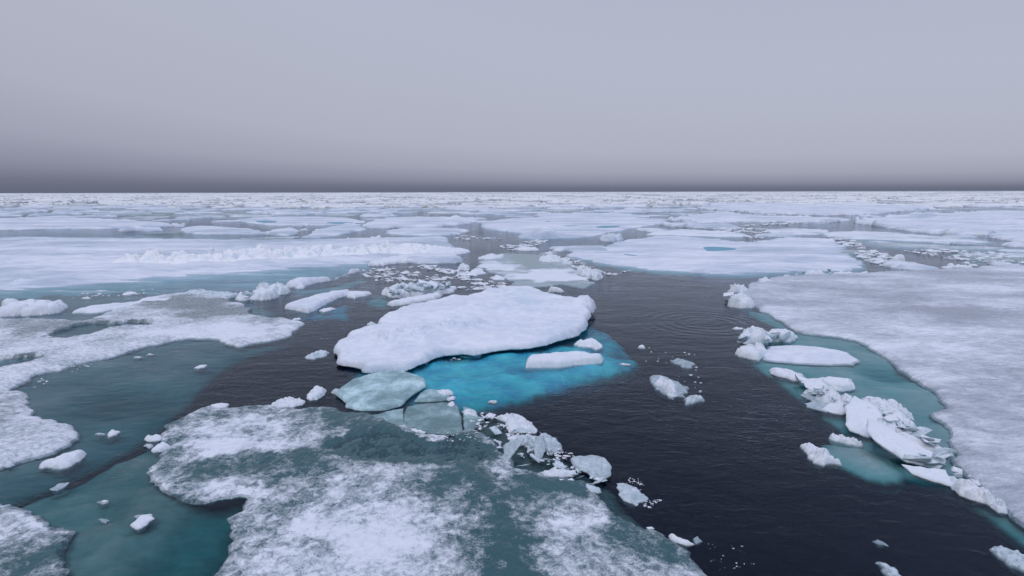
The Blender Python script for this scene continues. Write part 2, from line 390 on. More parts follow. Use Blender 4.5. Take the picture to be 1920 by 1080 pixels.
# ------------------------------------------------------------------ the white slab in the middle, with its blue foot
slab_pts = P('625,658,.25 630,643,.3 653,630,.4 649,623,.5 667,618,.5 710,607,.6 722,587,.6 750,577,.6 800,565,.7 833,560,.7 867,556,.7 888,550,.75 900,547,.8 920,540,.8 940,539,.8 963,537,.85 990,536,.85 1010,540,.8 1033,550,.75 1060,557,.7 1083,560,.7 1103,561,.7 1118,568,.65 1117,578,.4 1104,588,.3 1103,610,.2 1100,617,.2 1087,628,.15 1073,635,.12 1043,643,.1 1000,655,.05 990,657,.05 960,658,.05 933,660,.08 913,663,.1 890,668,.1 867,665,.1 847,667,.1 820,672,.08 793,685,.05 777,692,.05 757,700,.02 733,702,.0 710,703,.0 693,705,.0 680,703,.02 677,693,.1 660,687,.15 637,682,.2 632,670,.25')
def slab_top(X, Y, d):
    u = X; v = Y
    e = 1 - np.exp(-d / .12)
    hum = .20 * fbm(u * .7, v * 1.6, 3.5, 4, 5) - .12 * np.abs(fbm(u * .6, v, 1.6, 4, 9)) + .02 * fbm(u, v, .6, 4, 8)
    ax, ay = at(720, 655); bx, by = at(900, 625)                    # the low rough rib across the front
    t = np.clip(((u - ax) * (bx - ax) + (v - ay) * (by - ay)) / ((bx - ax) ** 2 + (by - ay) ** 2), 0, 1)
    dd = np.hypot(u - ax - t * (bx - ax), v - ay - t * (by - ay))
    rib = np.exp(-(dd / .9) ** 2) * (.10 + .34 * np.abs(fbm(u, v, .7, 4, 12)))
    cx, cy = at(1100, 572, .6); knob = .30 * np.exp(-(((u - cx) / 1.3) ** 2 + ((v - cy) / 1.0) ** 2)) * (1 + .8 * fbm(u, v, .6, 2, 3))
    return e * (.40 + .16 * ss(v, at(800, 690)[1], at(900, 560, .7)[1])) + (hum + rib + knob) * np.clip(d / .5, 0, 1)
ax0 = at(800, 690)[1]; ax1 = at(960, 537, .8)[1]
slab_tint = region((P('940,545,.8 1000,540,.8 1060,556,.7 1040,572,.7 980,575,.7 930,562,.7'), .25, 1.2), (P('700,640,.5 780,625,.5 900,590,.5 900,600,.5 780,650,.5'), .12, .8))  # melt hollows on the back, their bluish shading put into the colour
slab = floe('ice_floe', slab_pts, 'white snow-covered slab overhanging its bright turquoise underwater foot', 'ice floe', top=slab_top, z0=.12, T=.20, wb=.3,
            base=lambda X, Y: .28 * ss(Y, ax0, ax1), ro=.06, sm=0, k=1.0, icef=lambda X, Y, d: slab_tint(X, Y, d, .14), steep_tint=.2)
foot_pts = P('637,680 652,708 668,725 720,746 790,757 860,760 905,757 955,747 1015,736 1065,722 1110,707 1150,698 1190,689 1214,670 1204,655 1190,640 1166,616 1124,594 1090,580 1000,575 900,580 800,600 700,630 650,655')
def foot_top(X, Y, d):
    lo, hi = at(800, 745)[1], at(800, 660)[1]
    return -.8 * np.exp(-d / .4) + .15 * fbm(X, Y, 2.2, 4, 21) - .10 * np.abs(fbm(X, Y, 1.2, 4, 22)) - .5 * np.exp(-(((X - at(1168, 652)[0]) / .7) ** 2 + ((Y - at(1168, 652)[1]) / .9) ** 2))  + .21 - .30 * ss(Y - .18 * X, hi - 1.2, hi + 4)
floe('submerged_foot', foot_pts, 'turquoise ice foot just under the water', None, 'foot_blue', top=foot_top, z0=-.32, T=1.2, wb=.8, fade=.8, ro=.08, sm=1, k=1.6, parent=slab)
floe('snow_lump', P('893,552 900,543 915,540 925,532 945,530 958,537 955,546 940,550 915,553'), None, None, 'block', lift=1.0, z=.6, top=lumpy(.45, .2, .8, 4), z0=.5, T=.5, k=.8, parent=slab, trace=False)
# pieces in the turquoise water
floe('ice_chunk', P('984,690 986,676 992,664 1030,658 1060,658 1100,656 1115,661 1133,667 1130,674 1100,680 1060,686 1020,689'), 'oblong white block with a grey top lying against the slab', 'ice chunk', 'block',
     lift=.34, top=flat(.40, .07, .07, .8, 3), z0=-.06, T=.6, wb=.15, k=.8, ro=.06, ice=.25)
floe('ice_chunk', P('1074,638 1080,631 1095,630 1108,627 1122,630 1130,641 1125,652 1117,656 1108,648 1090,645'), 'rounded white lump between the slab and the oblong block', 'ice chunk', 'block',
     lift=.36, top=pillow(.5, .8, .7, 8), z0=-.06, T=.5, k=.7)
for pts, lab, m, H in (
    ('1197,651 1200,645 1206,644 1210,649 1205,653', 'tiny white knob of ice off the turquoise tip', 'block', .18),
    ('1160,681 1168,679 1180,680 1184,682 1172,684', 'flat white crumb on the edge of the turquoise foot', 'block', .12),
    ('912,753 918,748 930,747 934,751 925,756', 'small cyan cube of ice below the turquoise foot', 'glass', .12),
    ('860,664 870,662 890,660 905,664 890,669 870,668', 'pale bluish ledge under the slab lip', 'glass', .1),
    ('574,672 580,662 590,656 605,653 617,655 614,663 600,668 590,674', 'small ragged piece left of the white slab', 'glass', .25),
    ('686,608 690,603 700,602 706,606 700,611', 'little bluish lump at the far left side of the slab', 'glass', .2)):
    floe('ice_chunk', P(pts), lab, 'ice chunk', m, lift=H * .6, top=lumpy(H, .08, .4, len(lab)), z0=-.05, T=.3, k=.6)

# ------------------------------------------------------------------ near sheet at the bottom of the picture
near_pts = P('283,872 296,862 300,845 296,826 312,806 335,785 368,768 395,757 452,762 500,757 560,766 630,762 652,772 700,776 760,790 800,812 845,818 880,800 930,830 960,872 1010,885 1060,893 1115,905 1127,935 1165,967 1200,985 1250,1006 1295,1030 1340,1082 1400,1180 1450,1400 700,1500 380,1400 340,1180 394,1081 420,1050 437,1010 431,985 424,970 455,955 463,930 400,938 350,941 312,923 281,903')
near_ice = region((P('600,838 650,812 700,800 760,806 800,828 850,815 905,832 935,855 900,873 850,870 800,864 745,867 690,864 640,857'), .75, .30),
                  (P('850,892 890,915 918,960 900,1005 930,1085 1010,1090 995,1040 955,985 935,930 950,905 900,880'), .30, .35),
                  (P('440,905 520,880 600,868 650,850 560,838 500,850 460,880'), .16, .3), (P('950,890 1080,905 1110,930 1000,915'), .40, .2),
                  (P('640,760 720,776 760,800 700,812 600,800'), .22, .3), (P('1120,920 1170,972 1300,1034 1340,1090 1310,1090 1240,1030 1150,975 1095,925'), .20, .2),
                  (P('370,812 440,785 520,790 540,840 440,856 365,845'), -.42, .5), (P('560,1000 640,930 780,915 830,980 800,1100 560,1120'), -.38, .8),
                  (P('1010,930 1100,950 1160,1010 1100,1060 1000,1010'), -.16, .5), (P('285,900 320,925 400,940 460,930 450,905 350,905'), -.22, .15))
def near_top(X, Y, d):
    D, _, _ = sdf(world_poly(P('610,840 655,815 700,803 755,810 800,830 850,817 905,832 930,853 900,870 850,868 800,862 745,865 690,862 640,855')), X, Y)
    return .10 * (1 - np.exp(-d / .10)) + (.022 * fbm(X, Y, .55, 5, 31) + .02 * fbm(X, Y, .12, 3, 37)) * np.clip(d / .2, 0, 1) - .05 * ss(D.astype(float), -.3, .3)
near = floe('ice_floe', near_pts, 'mottled white and teal ice sheet filling the near edge of the view', 'ice floe', 'near', top=near_top, z0=-.05, T=.35, ro=.10, k=1.35,
            icef=lambda X, Y, d: near_ice(X, Y, d, .615) - .10 * np.exp(-d / .15), maxn=330000)
floe('submerged_shelf', P('0,937 60,911 130,886 200,855 240,836 268,816 300,800 360,775 470,800 520,900 480,960 450,1040 440,1300 -300,1400 -300,1060'), 'dark teal underwater shelf beside the near sheet', None, 'shelf_near',
     top=lambda X, Y, d: -.5 * np.exp(-d / .3) - .05 + .08 * fbm(X, Y, 1.3, 4, 41) + .04 * fbm(X * .5, Y, .4, 3, 42) - .30 * ss(X, at(280, 1000)[0], at(350, 1000)[0]), z0=-.12, T=.9, k=2.2, fade=.45, parent=near, ro=.06, sm=1)
floe('submerged_shelf', P('830,772 868,752 905,764 960,778 1020,808 1080,845 1140,885 1190,930 1230,965 1290,1008 1330,1045 1380,1100 1450,1250 1300,1250 1150,1000 1000,900 880,840'), None, None, 'shelf_dark',
     top=lambda X, Y, d: -.6 * np.exp(-d / .3) + .10 * fbm(X, Y, .8, 4, 43), z0=-.14, T=.9, k=2.2, fade=.5, parent=near, ro=.06, sm=1)
patch_ice = region((P('0,990 60,1000 120,1010 110,1085 0,1090'), .12, .3), (P('0,945 60,960 100,985 40,990 0,975'), -.2, .2))
floe('ice_floe', P('-260,930 -60,925 0,941 30,947 45,953 60,956 64,963 75,962 110,985 140,990 134,1008 120,1030 116,1060 122,1085 60,1200 -260,1200'), 'wispy snow patch in the bottom left corner over teal ice', 'ice floe', 'near',
     H=.07, w_=.1, amp=.02, sc=.4, z0=-.05, T=.2, icef=lambda X, Y, d: patch_ice(X, Y, d, .55), ro=.12)
# plates broken off the near sheet
floe('ice_plate', P('629,740 640,730 660,718 690,708 720,703 756,701 785,710 798,716 798,727 780,738 766,748 752,762 720,770 680,771 648,765 643,752'), 'large pale cyan ice plate propped under the front of the white slab', 'ice plate', 'plate',
     lift=.12, top=flat(.14, .05, .03, .8, 5), z0=.01, T=.12, wb=.05, base=lambda X, Y: .05 * (Y - at(715, 770)[1]) , ro=.03, k=.9, ice=.42)
floe('ice_plate', P('775,754 786,737 800,728 815,729 838,738 850,748 830,752 800,754'), 'small tan-edged triangular plate beside the pale cyan plate', 'ice plate', 'plate', top=flat(.09, .04, .02, .5, 6), z0=-.01, T=.1, wb=.05, ro=.03, k=.9, ice=.55, lift=.05)
floe('ice_plate', P('762,762 790,756 830,753 858,758 866,790 868,812 840,815 800,812 770,800 758,790 757,775'), 'dark grey-green clear plate with a cracked outline', 'ice plate', 'plate', top=flat(.07, .04, .02, .5, 7), z0=-.01, T=.1, wb=.05, ro=.02, k=.9, ice=.72, lift=.05)
floe('ice_plate', P('868,760 885,765 905,790 895,800 872,812 869,790'), 'narrow clear plate with snow crumbs at its outer edge', 'ice plate', 'plate', top=flat(.06, .04, .02, .5, 8), z0=-.01, T=.1, wb=.05, ro=.03, k=.9, ice=.6, lift=.04)
floe('ice_plate', P('725,770 757,764 757,790 790,801 765,802 735,796 690,780'), 'low wedge of clear ice left of the dark grey-green plate', 'ice plate', 'plate', top=flat(.06, .04, .01, .5, 9), z0=-.01, T=.1, wb=.05, ro=.03, k=.9, ice=.58, lift=.04)
# crumbs and slabs heaped along the outer rim of the near sheet
def tilt(px, py, gx, gy, z=0.):
    cx, cy = at(px, py)
    return lambda X, Y: z + gx * (X - cx) + gy * (Y - cy)
CH = [  # points, label, material, kind, H, ice, lift
 ('508,757 520,748 540,743 555,745 572,748 568,758 545,765 520,766', 'flat snowy block on the far rim of the near sheet', 'block', 'l', .2, 0),
 ('577,735 585,724 600,722 612,724 607,738 595,751 577,749', 'upright whitish block floating off the far rim of the near sheet', 'block', 'p', .3, .05),
 ('620,735 632,727 645,732 634,745', 'small clear shard beside the pale cyan plate', 'glass', 'p', .1, .4),
 ('270,822 280,815 300,814 304,820 292,828 275,829', 'small snowy piece at the left rim of the near sheet, upper of three', 'block', 'l', .14, 0),
 ('283,845 295,832 308,826 319,833 312,842 298,849', 'white wedge at the left rim of the near sheet', 'block', 'p', .2, .05),
 ('268,835 280,830 288,836 280,843', 'tiny greyish lump at the left rim of the near sheet', 'glass', 'l', .1, .3),
 ('395,759 408,756 430,757 425,763 405,765', 'bright flat crust on the top left rim of the near sheet', 'block', 'l', .08, 0),
 ('816,731 830,728 846,730 850,738 836,745 825,740', 'white crumb on the tan-edged triangular plate', 'block', 'l', .16, 0),
 ('838,745 850,742 853,748 843,753', 'second crumb beside the tan-edged triangular plate', 'block', 'l', .1, 0),
 ('838,757 850,751 855,760 845,765', 'crumb between the two clear plates', 'block', 'l', .1, .1),
 ('866,768 880,766 892,768 897,781 885,782 870,778', 'snowy crumbs at the top of the narrow clear plate', 'block', 'l', .16, 0),
 ('770,802 790,806 800,812 785,812 772,808', 'white sliver in front of the dark grey-green plate', 'block', 'l', .06, 0),
 ('911,775 920,771 928,777 925,786 914,784', 'rounded white stone-like lump on the rubble rim', 'block', 'p', .16, 0),
 ('926,776 945,773 960,776 975,775 990,790 1008,806 1005,813 955,813 948,795', 'crusty white patch of frozen crumbs on the rubble rim', 'block', 'l', .2, .05),
 ('960,815 1005,813 1012,825 1000,840 970,832', 'grey glassy crumb heap below the crusty white patch', 'glass', 'l', .16, .2),
 ('1010,805 1030,815 1050,830 1045,850 1025,850 1015,830', 'thin scatter of crumbs along the outer rim', 'glass', 'l', .12, .3),
 ('943,830 965,830 985,835 970,850 952,867 938,858 945,845', 'bent glassy shard with a bright fold', 'glass', 't1', .12, .45),
 ('1003,828 1020,823 1023,845 1015,860 1002,865 1000,845', 'upright glassy shard right of the bent shard', 'glass', 't2', .12, .45),
 ('965,856 985,852 1000,858 985,874', 'triangular clear shard lying below the bent shard', 'glass', 't3', .10, .4),
 ('924,823 930,822 940,835 936,839', 'slim sliver left of the bent shard', 'glass', 'p', .08, .1),
 ('1007,880 1030,876 1060,878 1082,885 1075,893 1050,896 1020,893', 'long snowy crust lying on the near sheet', 'block', 'l', .16, 0),
 ('1045,898 1056,896 1060,902 1050,905', 'little lump left of a pair below the snowy crust', 'block', 'p', .08, 0),
 ('1063,898 1075,896 1078,900 1070,905', 'little lump right of a pair below the snowy crust', 'block', 'p', .08, 0),
 ('1069,852 1085,850 1110,852 1135,862 1147,880 1146,895 1130,903 1112,897 1095,880 1080,872', 'big fan-shaped glassy slab tipped up at the rim', 'glass', 't4', .14, .38),
 ('1068,880 1078,868 1090,880 1100,892 1088,890', 'pointed shard at the foot of the fan-shaped slab', 'glass', 't1', .1, .2),
 ('1100,905 1125,915 1128,925 1112,925', 'small pale flake on the right rim of the near sheet', 'glass', 'p', .06, .2),
 ('1155,905 1175,907 1200,920 1215,938 1195,950 1165,935', 'foamy cluster of melting crumbs off the right rim', 'glass', 'l', .045, .3),
 ('1253,1000 1262,996 1290,1012 1302,1022 1285,1024 1258,1010', 'long rounded bar of ice on the right rim near the bottom', 'block', 'p', .14, .1),
 ('1211,988 1222,985 1228,992 1218,995', 'small knob on the right rim above the long rounded bar', 'block', 'p', .06, .1),
 ('1300,1005 1310,1000 1318,1012 1306,1018', 'tiny foamy bit floating beside the long rounded bar', 'glass', 'l', .05, .3),
 # left channel
 ('71,877 80,862 100,853 130,843 148,834 160,839 150,855 135,870 100,879', 'white boat-shaped block in the left channel', 'block', 'p', .35, .02),
 ('176,812 180,807 198,808 196,814', 'low half of a pair of small pieces in the left channel', 'glass', 'l', .08, .2),
 ('199,813 203,804 215,799 226,802 220,812 205,819', 'white half of a pair of small pieces in the left channel', 'block', 'p', .18, 0),
 ('6,873 15,868 27,868 20,876 10,878', 'little grey lump by the rim of the left sheet', 'glass', 'p', .1, .2),
 ('363,690 372,684 388,680 385,687 372,691', 'small white chip in the middle of the grey-teal water on the left', 'block', 'p', .08, 0),
 ('249,669 255,666 268,668 260,671', 'left of two thin white chips below the left sheet', 'block', 'p', .05, 0),
 ('274,664 280,661 291,662 284,665', 'right of two thin white chips below the left sheet', 'block', 'p', .05, 0),
 ('179,938 190,935 205,933 203,939 190,944', 'fish-shaped white chip over the teal shelf', 'block', 'p', .06, 0),
 ('182,970 192,967 206,972 200,979 190,976', 'thin melting chip over the teal shelf', 'glass', 'l', .04, .15),
 ('247,990 255,975 270,963 286,962 290,970 275,985 262,993', 'snowy chip with a tail of crumbs over the teal shelf', 'block', 'p', .08, .05),
 ('251,964 262,960 266,962 256,970', 'tiny chip just above the snowy chip over the teal shelf', 'block', 'p', .04, 0),
 ('92,918 110,907 130,904 120,915 105,922', 'pale sunken flake at the edge of the black channel', 'glass', 'p', .02, .5),
 # open water on the right
 ('1217,707 1222,701 1240,701 1262,710 1285,722 1290,735 1285,745 1262,748 1240,735 1225,722', 'glassy raft carrying a white heap in open water', 'glass', 'p', .06, .5),
 ('1226,712 1240,702 1255,710 1270,725 1272,740 1258,746 1246,730 1240,718', 'white heap on the glassy raft in open water', 'block', 'L', .34, 0),
 ('1281,745 1290,736 1310,738 1321,749 1300,757 1284,757', 'faceted clear piece beside the glassy raft', 'glass', 'l', .2, .2),
 ('1309,731 1313,728 1317,731 1312,734', 'tiny ball of ice right of the glassy raft', 'block', 'p', .08, 0),
 ('1256,673 1270,668 1285,673 1303,680 1295,690 1280,688 1265,680', 'flat melting cluster floating above the glassy raft', 'glass', 'l', .08, .5),
 ('1502,822 1520,822 1540,838 1560,855 1580,866 1578,872 1545,873 1525,865 1513,842', 'crusty white wedge on the tip of the pale green plate', 'block', 'l', .28, 0),
 ('1554,812 1562,807 1585,815 1620,832 1618,837 1590,831 1565,822', 'thin crusty strip above the pale green plate', 'block', 'l', .2, .05),
 ('1632,1010 1645,1006 1660,1014 1668,1022 1650,1018', 'small foamy scatter near the bottom of the dark water', 'glass', 'l', .04, .3),
 ('1640,1050 1655,1047 1680,1058 1700,1082 1680,1100 1655,1070', 'larger foamy raft at the bottom of the dark water', 'glass', 'l', .06, .3),
 ('1856,1020 1875,1016 1905,1025 1935,1040 1960,1070 1930,1075 1890,1055 1870,1038', 'greenish cracked raft in the bottom right corner', 'glass', 'l', .12, .25),
]
for i, (pts, lab, m, kd, H, ic) in enumerate(CH):
    p = P(pts); cx = sum(q[0] for q in p) / len(p); cy = sum(q[1] for q in p) / len(p)
    kw = dict(lift=H * .8, z0=-.04, T=.3, wb=.1, k=.6, ice=ic, seed=300 + i, steep_tint=.35)
    if kd == 'l': kw['top'] = lumpy(H * 1.1, .06, max(.16, H * 1.1), 70 + i)
    elif kd == 'L': kw['top'] = lumpy(H * 1.2, .1, .5, 70 + i); kw['z0'] = 0.
    elif kd == 'p': kw['top'] = lambda X, Y, d, H=H, i=i: .7 * H * np.sqrt(np.clip(d / (H * 1.2), 0, 1)) + .45 * H * blocks(X, Y, H * 2.2, 90 + i, .7) * np.clip(d / .1, 0, 1)
    else:
        gx, gy = {'t1': (.5, .5), 't2': (-.35, .7), 't3': (.2, .35), 't4': (.18, .34)}[kd]
        lo = max(p, key=lambda q: q[1]); kw.update(base=tilt(lo[0], lo[1], gx, gy, .02), top=flat(.05, .03, .03, .4, i), z0=0, T=.09, wb=.04, lift=.35, ro=.04)
    on = any(k_ in lab for k_ in ('rim', 'shard', 'sliver', 'flake', 'crumb', 'snowy crust', 'fan-shaped'))
    if on and kd in 'lp': kw['z0'] = .02
    floe('ice_shard' if kd[0] == 't' else 'ice_chunk', p, lab, 'ice shard' if kd[0] == 't' else 'ice chunk', m, **kw)
# ------------------------------------------------------------------ left sheet and its grey underwater shelf
lp1 = world_poly(P('92,634 108,623 140,612 175,606 205,608 245,604 282,606 278,612 240,613 200,620 165,630 130,636')); lp2 = world_poly(P('-40,676 0,674 60,668 76,670 62,680 35,688 0,694 -40,696'))
def left_top(X, Y, d):
    D1 = sdf(lp1, X, Y)[0].astype(float) + .22 * fbm(X, Y, .9, 4, 51); D2 = sdf(lp2, X, Y)[0].astype(float) + .15 * fbm(X, Y, .7, 3, 52)
    return .24 * (1 - np.exp(-d / .14)) + (.05 * fbm(X, Y, 1.6, 5, 53) + .02 * fbm(X, Y, .3, 3, 54)) * np.clip(d / .3, 0, 1) - .36 * ss(np.maximum(D1, D2), -.12, .15)
left_ice = region((P('92,634 108,623 140,612 175,606 205,608 245,604 282,606 278,612 240,613 200,620 165,630 130,636'), .9, .35), (P('-40,676 0,674 60,668 76,670 62,680 35,688 0,694 -40,696'), .9, .25), (P('330,560 420,560 520,598 470,606 400,600 300,585 250,575'), .34, 1.2), (P('0,600 60,598 150,598 190,606 120,620 40,640 0,650'), .22, .8), (P('0,740 30,742 50,775 20,800 0,790'), .22, .4), (P('230,640 300,620 480,610 540,615 470,640 330,632'), -.2, .6))
lsheet = floe('ice_floe', P('-300,640 -300,600 0,600 60,598 128,600 160,603 190,592 235,577 285,562 330,552 380,552 430,560 455,569 463,585 475,592 510,598 548,601 569,604 560,616 548,628 527,635 500,640 470,645 445,651 418,641 390,634 350,634 325,638 300,645 262,652 225,664 190,674 150,681 115,694 62,703 35,722 48,735 58,752 55,765 62,774 85,786 110,795 138,797 149,808 148,820 130,834 105,846 70,857 30,868 0,877 -300,930'),
     'wide white sheet on the left with two dark melt holes and a rounded tongue', 'ice floe', 'left', top=left_top, z0=-.08, T=.4, icef=lambda X, Y, d: left_ice(X, Y, d, .38) - .06 * np.exp(-d / .2), ro=.11, maxn=330000)
hol = world_poly(P('160,740 200,725 260,720 310,735 290,755 220,765 170,757'))
def lshelf_top(X, Y, d):
    return -.5 * np.exp(-d / .6) + .09 * fbm(X, Y, 2.5, 4, 61) - .45 * ss(sdf(hol, X, Y)[0].astype(float), -1.2, .9)
floe('submerged_shelf', P('-300,970 0,942 60,915 128,889 198,856 256,824 315,785 360,745 395,710 420,685 460,662 490,650 540,640 575,610 580,600 560,588 540,585 515,570 480,560 470,545 300,535 100,545 -300,560'), 'smooth grey-teal shelf under the water', None, 'shelf_grey',
     top=lshelf_top, z0=-.16, T=.9, k=2.5, fade=.65, parent=lsheet, ro=.04, sm=1, maxn=150000)
# small pieces in the left lead
for pts, lab, m, tp in (
    ('0,594 0,562 15,558 40,560 60,562 80,560 112,561 119,571 112,580 85,587 60,590 30,591', 'thick rounded snow block entering at the left edge', 'block', ('b', .75, 1.6)),
    ('134,587 160,577 200,570 260,562 330,548 345,546 330,556 290,570 230,577 185,586', 'long flat grey-white tongue in the left lead', 'left', ('f', .22, 0)),
    ('150,558 155,555 168,555 172,558 160,560', 'small white dot left of two in the left lead', 'block', ('f', .2, 0)),
    ('227,551 240,546 255,545 258,549 240,553', 'small white dot right of two in the left lead', 'block', ('f', .2, 0))):
    k_, H, c_ = tp
    floe('ice_chunk' if k_ == 'b' or 'dot' in lab else 'ice_floe', P(pts), lab, 'ice chunk' if k_ == 'b' or 'dot' in lab else 'ice floe', m, lift=H * .75,
         top=lumpy(H, .25, c_, 5, .9, .6) if k_ == 'b' else flat(H, .1, .05, 1), z0=-.06, T=.5, k=.9, ice=.12 if k_ == 'f' else 0)
# ------------------------------------------------------------------ ridged floe behind
def px_y(y): return at(960, y)[1]
rb0 = world_poly(P('0,446 200,448 500,452 830,445 830,470 640,494 450,505 300,515 150,530 60,535 0,525'))
def ridge_floe_top(X, Y, d):
    D = sdf(rb0, X, Y)[0].astype(float)
    s = ss(D, -8.5, .8)
    st = fbm(X * .2, Y, 1.2, 5, 71)
    return -.04 + .12 * s * 2 + .34 * ss(D, -3, 4) + .22 * st * (1 - .5 * s) + .06 * fbm(X, Y, 3, 3, 72) + .10 * (1 - np.exp(-d / .2))
rf = floe('ice_floe', P('-900,432 0,433 100,430 190,430 212,437 280,441 380,441 480,445 520,448 600,450 680,447 760,445 830,444 850,460 872,468 866,474 835,476 800,479 760,486 720,494 690,502 650,511 600,522 540,531 480,538 430,540 380,545 340,550 250,552 120,556 0,556 -900,600'),
     'long white floe with a ridge of piled blocks along its back', 'ice floe', 'floe', top=ridge_floe_top, z0=-.30, T=.8, k=2.2, ro=.035, icef=lambda X, Y, d: np.full_like(X, .30) + .25 * ss(Y, px_y(462), px_y(450)) * .6, maxn=300000)
ridge_pts = P('190,493,.2 260,497,.1 330,498,.1 400,495,.1 480,491,.1 560,487,.1 640,483,.1 720,479,.1 800,475,.1 838,468,.2 850,460,.7 838,452,1.2 800,449,1.3 700,453,1.2 620,457,1.2 540,461,1.2 450,464,1.3 400,466,1.3 330,461,1.8 280,461,1.8 245,472,1.3 215,484,.7')
floe('pressure_ridge', ridge_pts, 'ridge of jumbled white ice blocks', None, 'ridge', top=lambda X, Y, d: (1 - np.exp(-d / 1.5)) * (1.05 + .45 * ss(-X, 10, 40)) * (.30 + .70 * blocks(X, Y, 1.5, 77, 1.2, .5)) + .28 * blocks(X, Y, .55, 79, 1.1) * np.clip(d, 0, 1), z0=.1, T=.5, k=1.1, ro=.1, parent=rf, trace=False, maxn=220000, steep_tint=.35)
floe('ridge_block', P('806,459,.6 812,444,2.0 832,442,2.0 850,460,.4 835,461,.3'), None, None, 'snow', top=flat(.5, .5, .06, 2), base=lambda X, Y: .35 * (Y - px_y(462)) * .5, z0=.4, T=.6, k=.7, parent=rf, trace=False)
floe('snow_lump', P('0,526,.2 10,518,.8 30,507,.9 62,505,.9 75,515,.6 90,522,.2 60,530,.1 20,533,.1'), None, None, 'snow', top=flat(.55, 1.2, .1, 2), z0=.0, T=.5, k=1, parent=rf, trace=False)
floe('ice_floe', P('690,499 700,491 720,486 745,480 775,478 797,480 790,487 760,492 735,494 712,499'), 'low crumbly floe in front of the ridge end', 'ice floe', 'block', lift=.3, top=lumpy(.5, .3, 1.2, 6, .7, .6), z0=-.05, T=.5, k=.9)
floe('ice_floe', P('800,476 815,465 835,462 860,464 882,469 870,474 840,478 815,479'), 'flat white toe beside the smooth end of the ridge', 'ice floe', 'block', lift=.4, top=flat(.5, .3, .1, 1.5), z0=-.05, T=.5, k=.9)
# bar of snow-topped ice and the rubble running from it
floe('ice_floe', P('524,531,.1 527,527,.6 540,515,.9 548,511,.9 580,510,.9 620,509,.8 645,502,.7 668,497,.6 688,500,.4 680,505,.1 650,512,.1 625,522,.1 600,527,.1 570,535,.1 545,537,.1'), 'long thick snow bar with a pale green front', 'ice floe', 'snow', top=flat(.62, .22, .07, 1.2), z0=-.06, T=1.2, wb=.6, k=.8, ro=.07)
floe('submerged_ice', P('520,540 570,536 640,524 690,512 700,520 660,535 600,548 540,552'), 'green sunken ice along the foot of the long snow bar', 'sunken ice', 'shelf_teal', fade=1.2, top=flat(.3, .8, .1, 2), z0=-.45, T=.8, k=2)
for i, (pts, lab, H, m) in enumerate((
    ('497,545 500,537 515,531 530,533 545,540 540,548 525,553 508,552', 'glassy rubble heap at the left tip of the snow bar', .8, 'block'),
    ('470,562 472,551 480,544 497,533 510,534 516,545 517,556 505,560 488,563', 'white tumbled blocks, middle of the rubble line by the snow bar', .8, 'block'),
    ('440,560 446,552 455,547 467,548 469,558 460,564', 'low glassy lump at the left end of the rubble line by the snow bar', .5, 'block'),
    ('344,549 352,543 370,541 400,546 440,548 450,556 420,560 380,556', 'flat glassy ledge leading to the rubble line', .3, 'glass'),
    ('552,540 560,532 570,533 570,539 560,542', 'rounded lump under the snow bar', .35, 'block'))):
    floe('ice_chunk', P(pts), lab, 'ice chunk', m, steep_tint=.35, lift=H * .7, top=lumpy(H * 1.25, .2, .9, 11 + i), z0=-.05, T=.5, k=.8, ro=.1)
floe('ice_floe', P('533,576,.05 545,566,.3 560,557,.45 585,548,.5 610,542,.55 640,537,.55 657,537,.5 656,545,.3 648,553,.1 625,563,.05 605,573,.05 590,583,.02 577,587,.0 555,583,.0 540,580,.0'), 'white slanted slab with a teal foot left of the big slab', 'ice floe', 'snow', top=flat(.42, .12, .06, .8), z0=-.04, T=.7, k=.75, ro=.06)
floe('submerged_ice', P('520,575 540,566 600,575 650,555 662,570 666,582 650,592 625,588 600,590 560,592'), 'teal sunken fan below the white slanted slab', 'sunken ice', 'foot_blue', fade=.9, top=flat(.4, .7, .1, 1.5), z0=-.65, T=.8, k=1.5)
floe('ice_chunk', P('650,556 652,545 670,544 697,546 685,552 665,560'), 'flat white chunk touching the slanted slab', 'ice chunk', 'block', lift=.25, top=flat(.3, .1, .05, .8), z0=-.04, k=.8)
floe('ice_chunk', P('598,583 605,577 620,575 632,576 620,581 606,586'), 'small crumbly piece at the foot of the slanted slab', 'ice chunk', 'block', lift=.1, top=lumpy(.2, .08, .4, 3), z0=-.04, k=.8)
floe('ice_chunk', P('542,602 548,596 560,593 565,596 552,600'), 'small white crumbs by the tongue tip of the left sheet', 'ice chunk', 'block', lift=.1, top=lumpy(.16, .08, .4, 4), z0=-.04, k=.8)
# rubble raft behind the big slab
raft = floe('ice_floe', P('724,570 750,562 780,557 810,548 840,536 856,535 852,543 825,555 790,564 760,571 735,574'), 'thin snowy raft edge in front of a rubble pile', 'ice floe', 'block', lift=.25, top=flat(.32, .1, .06, .8), z0=-.05, k=.8)
floe('rubble_pile', P('716,548 722,541 740,537 765,527 790,524 805,527 825,532 850,532 840,540 800,545 785,556 760,558 730,558'), 'pile of white ice rubble behind the thin snowy raft edge', 'rubble pile', 'block', lift=.7, steep_tint=.35, top=lumpy(.62, .3, .5, 15), z0=-.02, k=.75)
floe('submerged_ice', P('675,563 690,552 715,538 740,545 730,575 700,570'), 'teal sunken ice left of the rubble pile', 'sunken ice', 'shelf_teal', fade=.9, top=flat(.3, .6, .08, 1.2), z0=-.5, k=1.8)
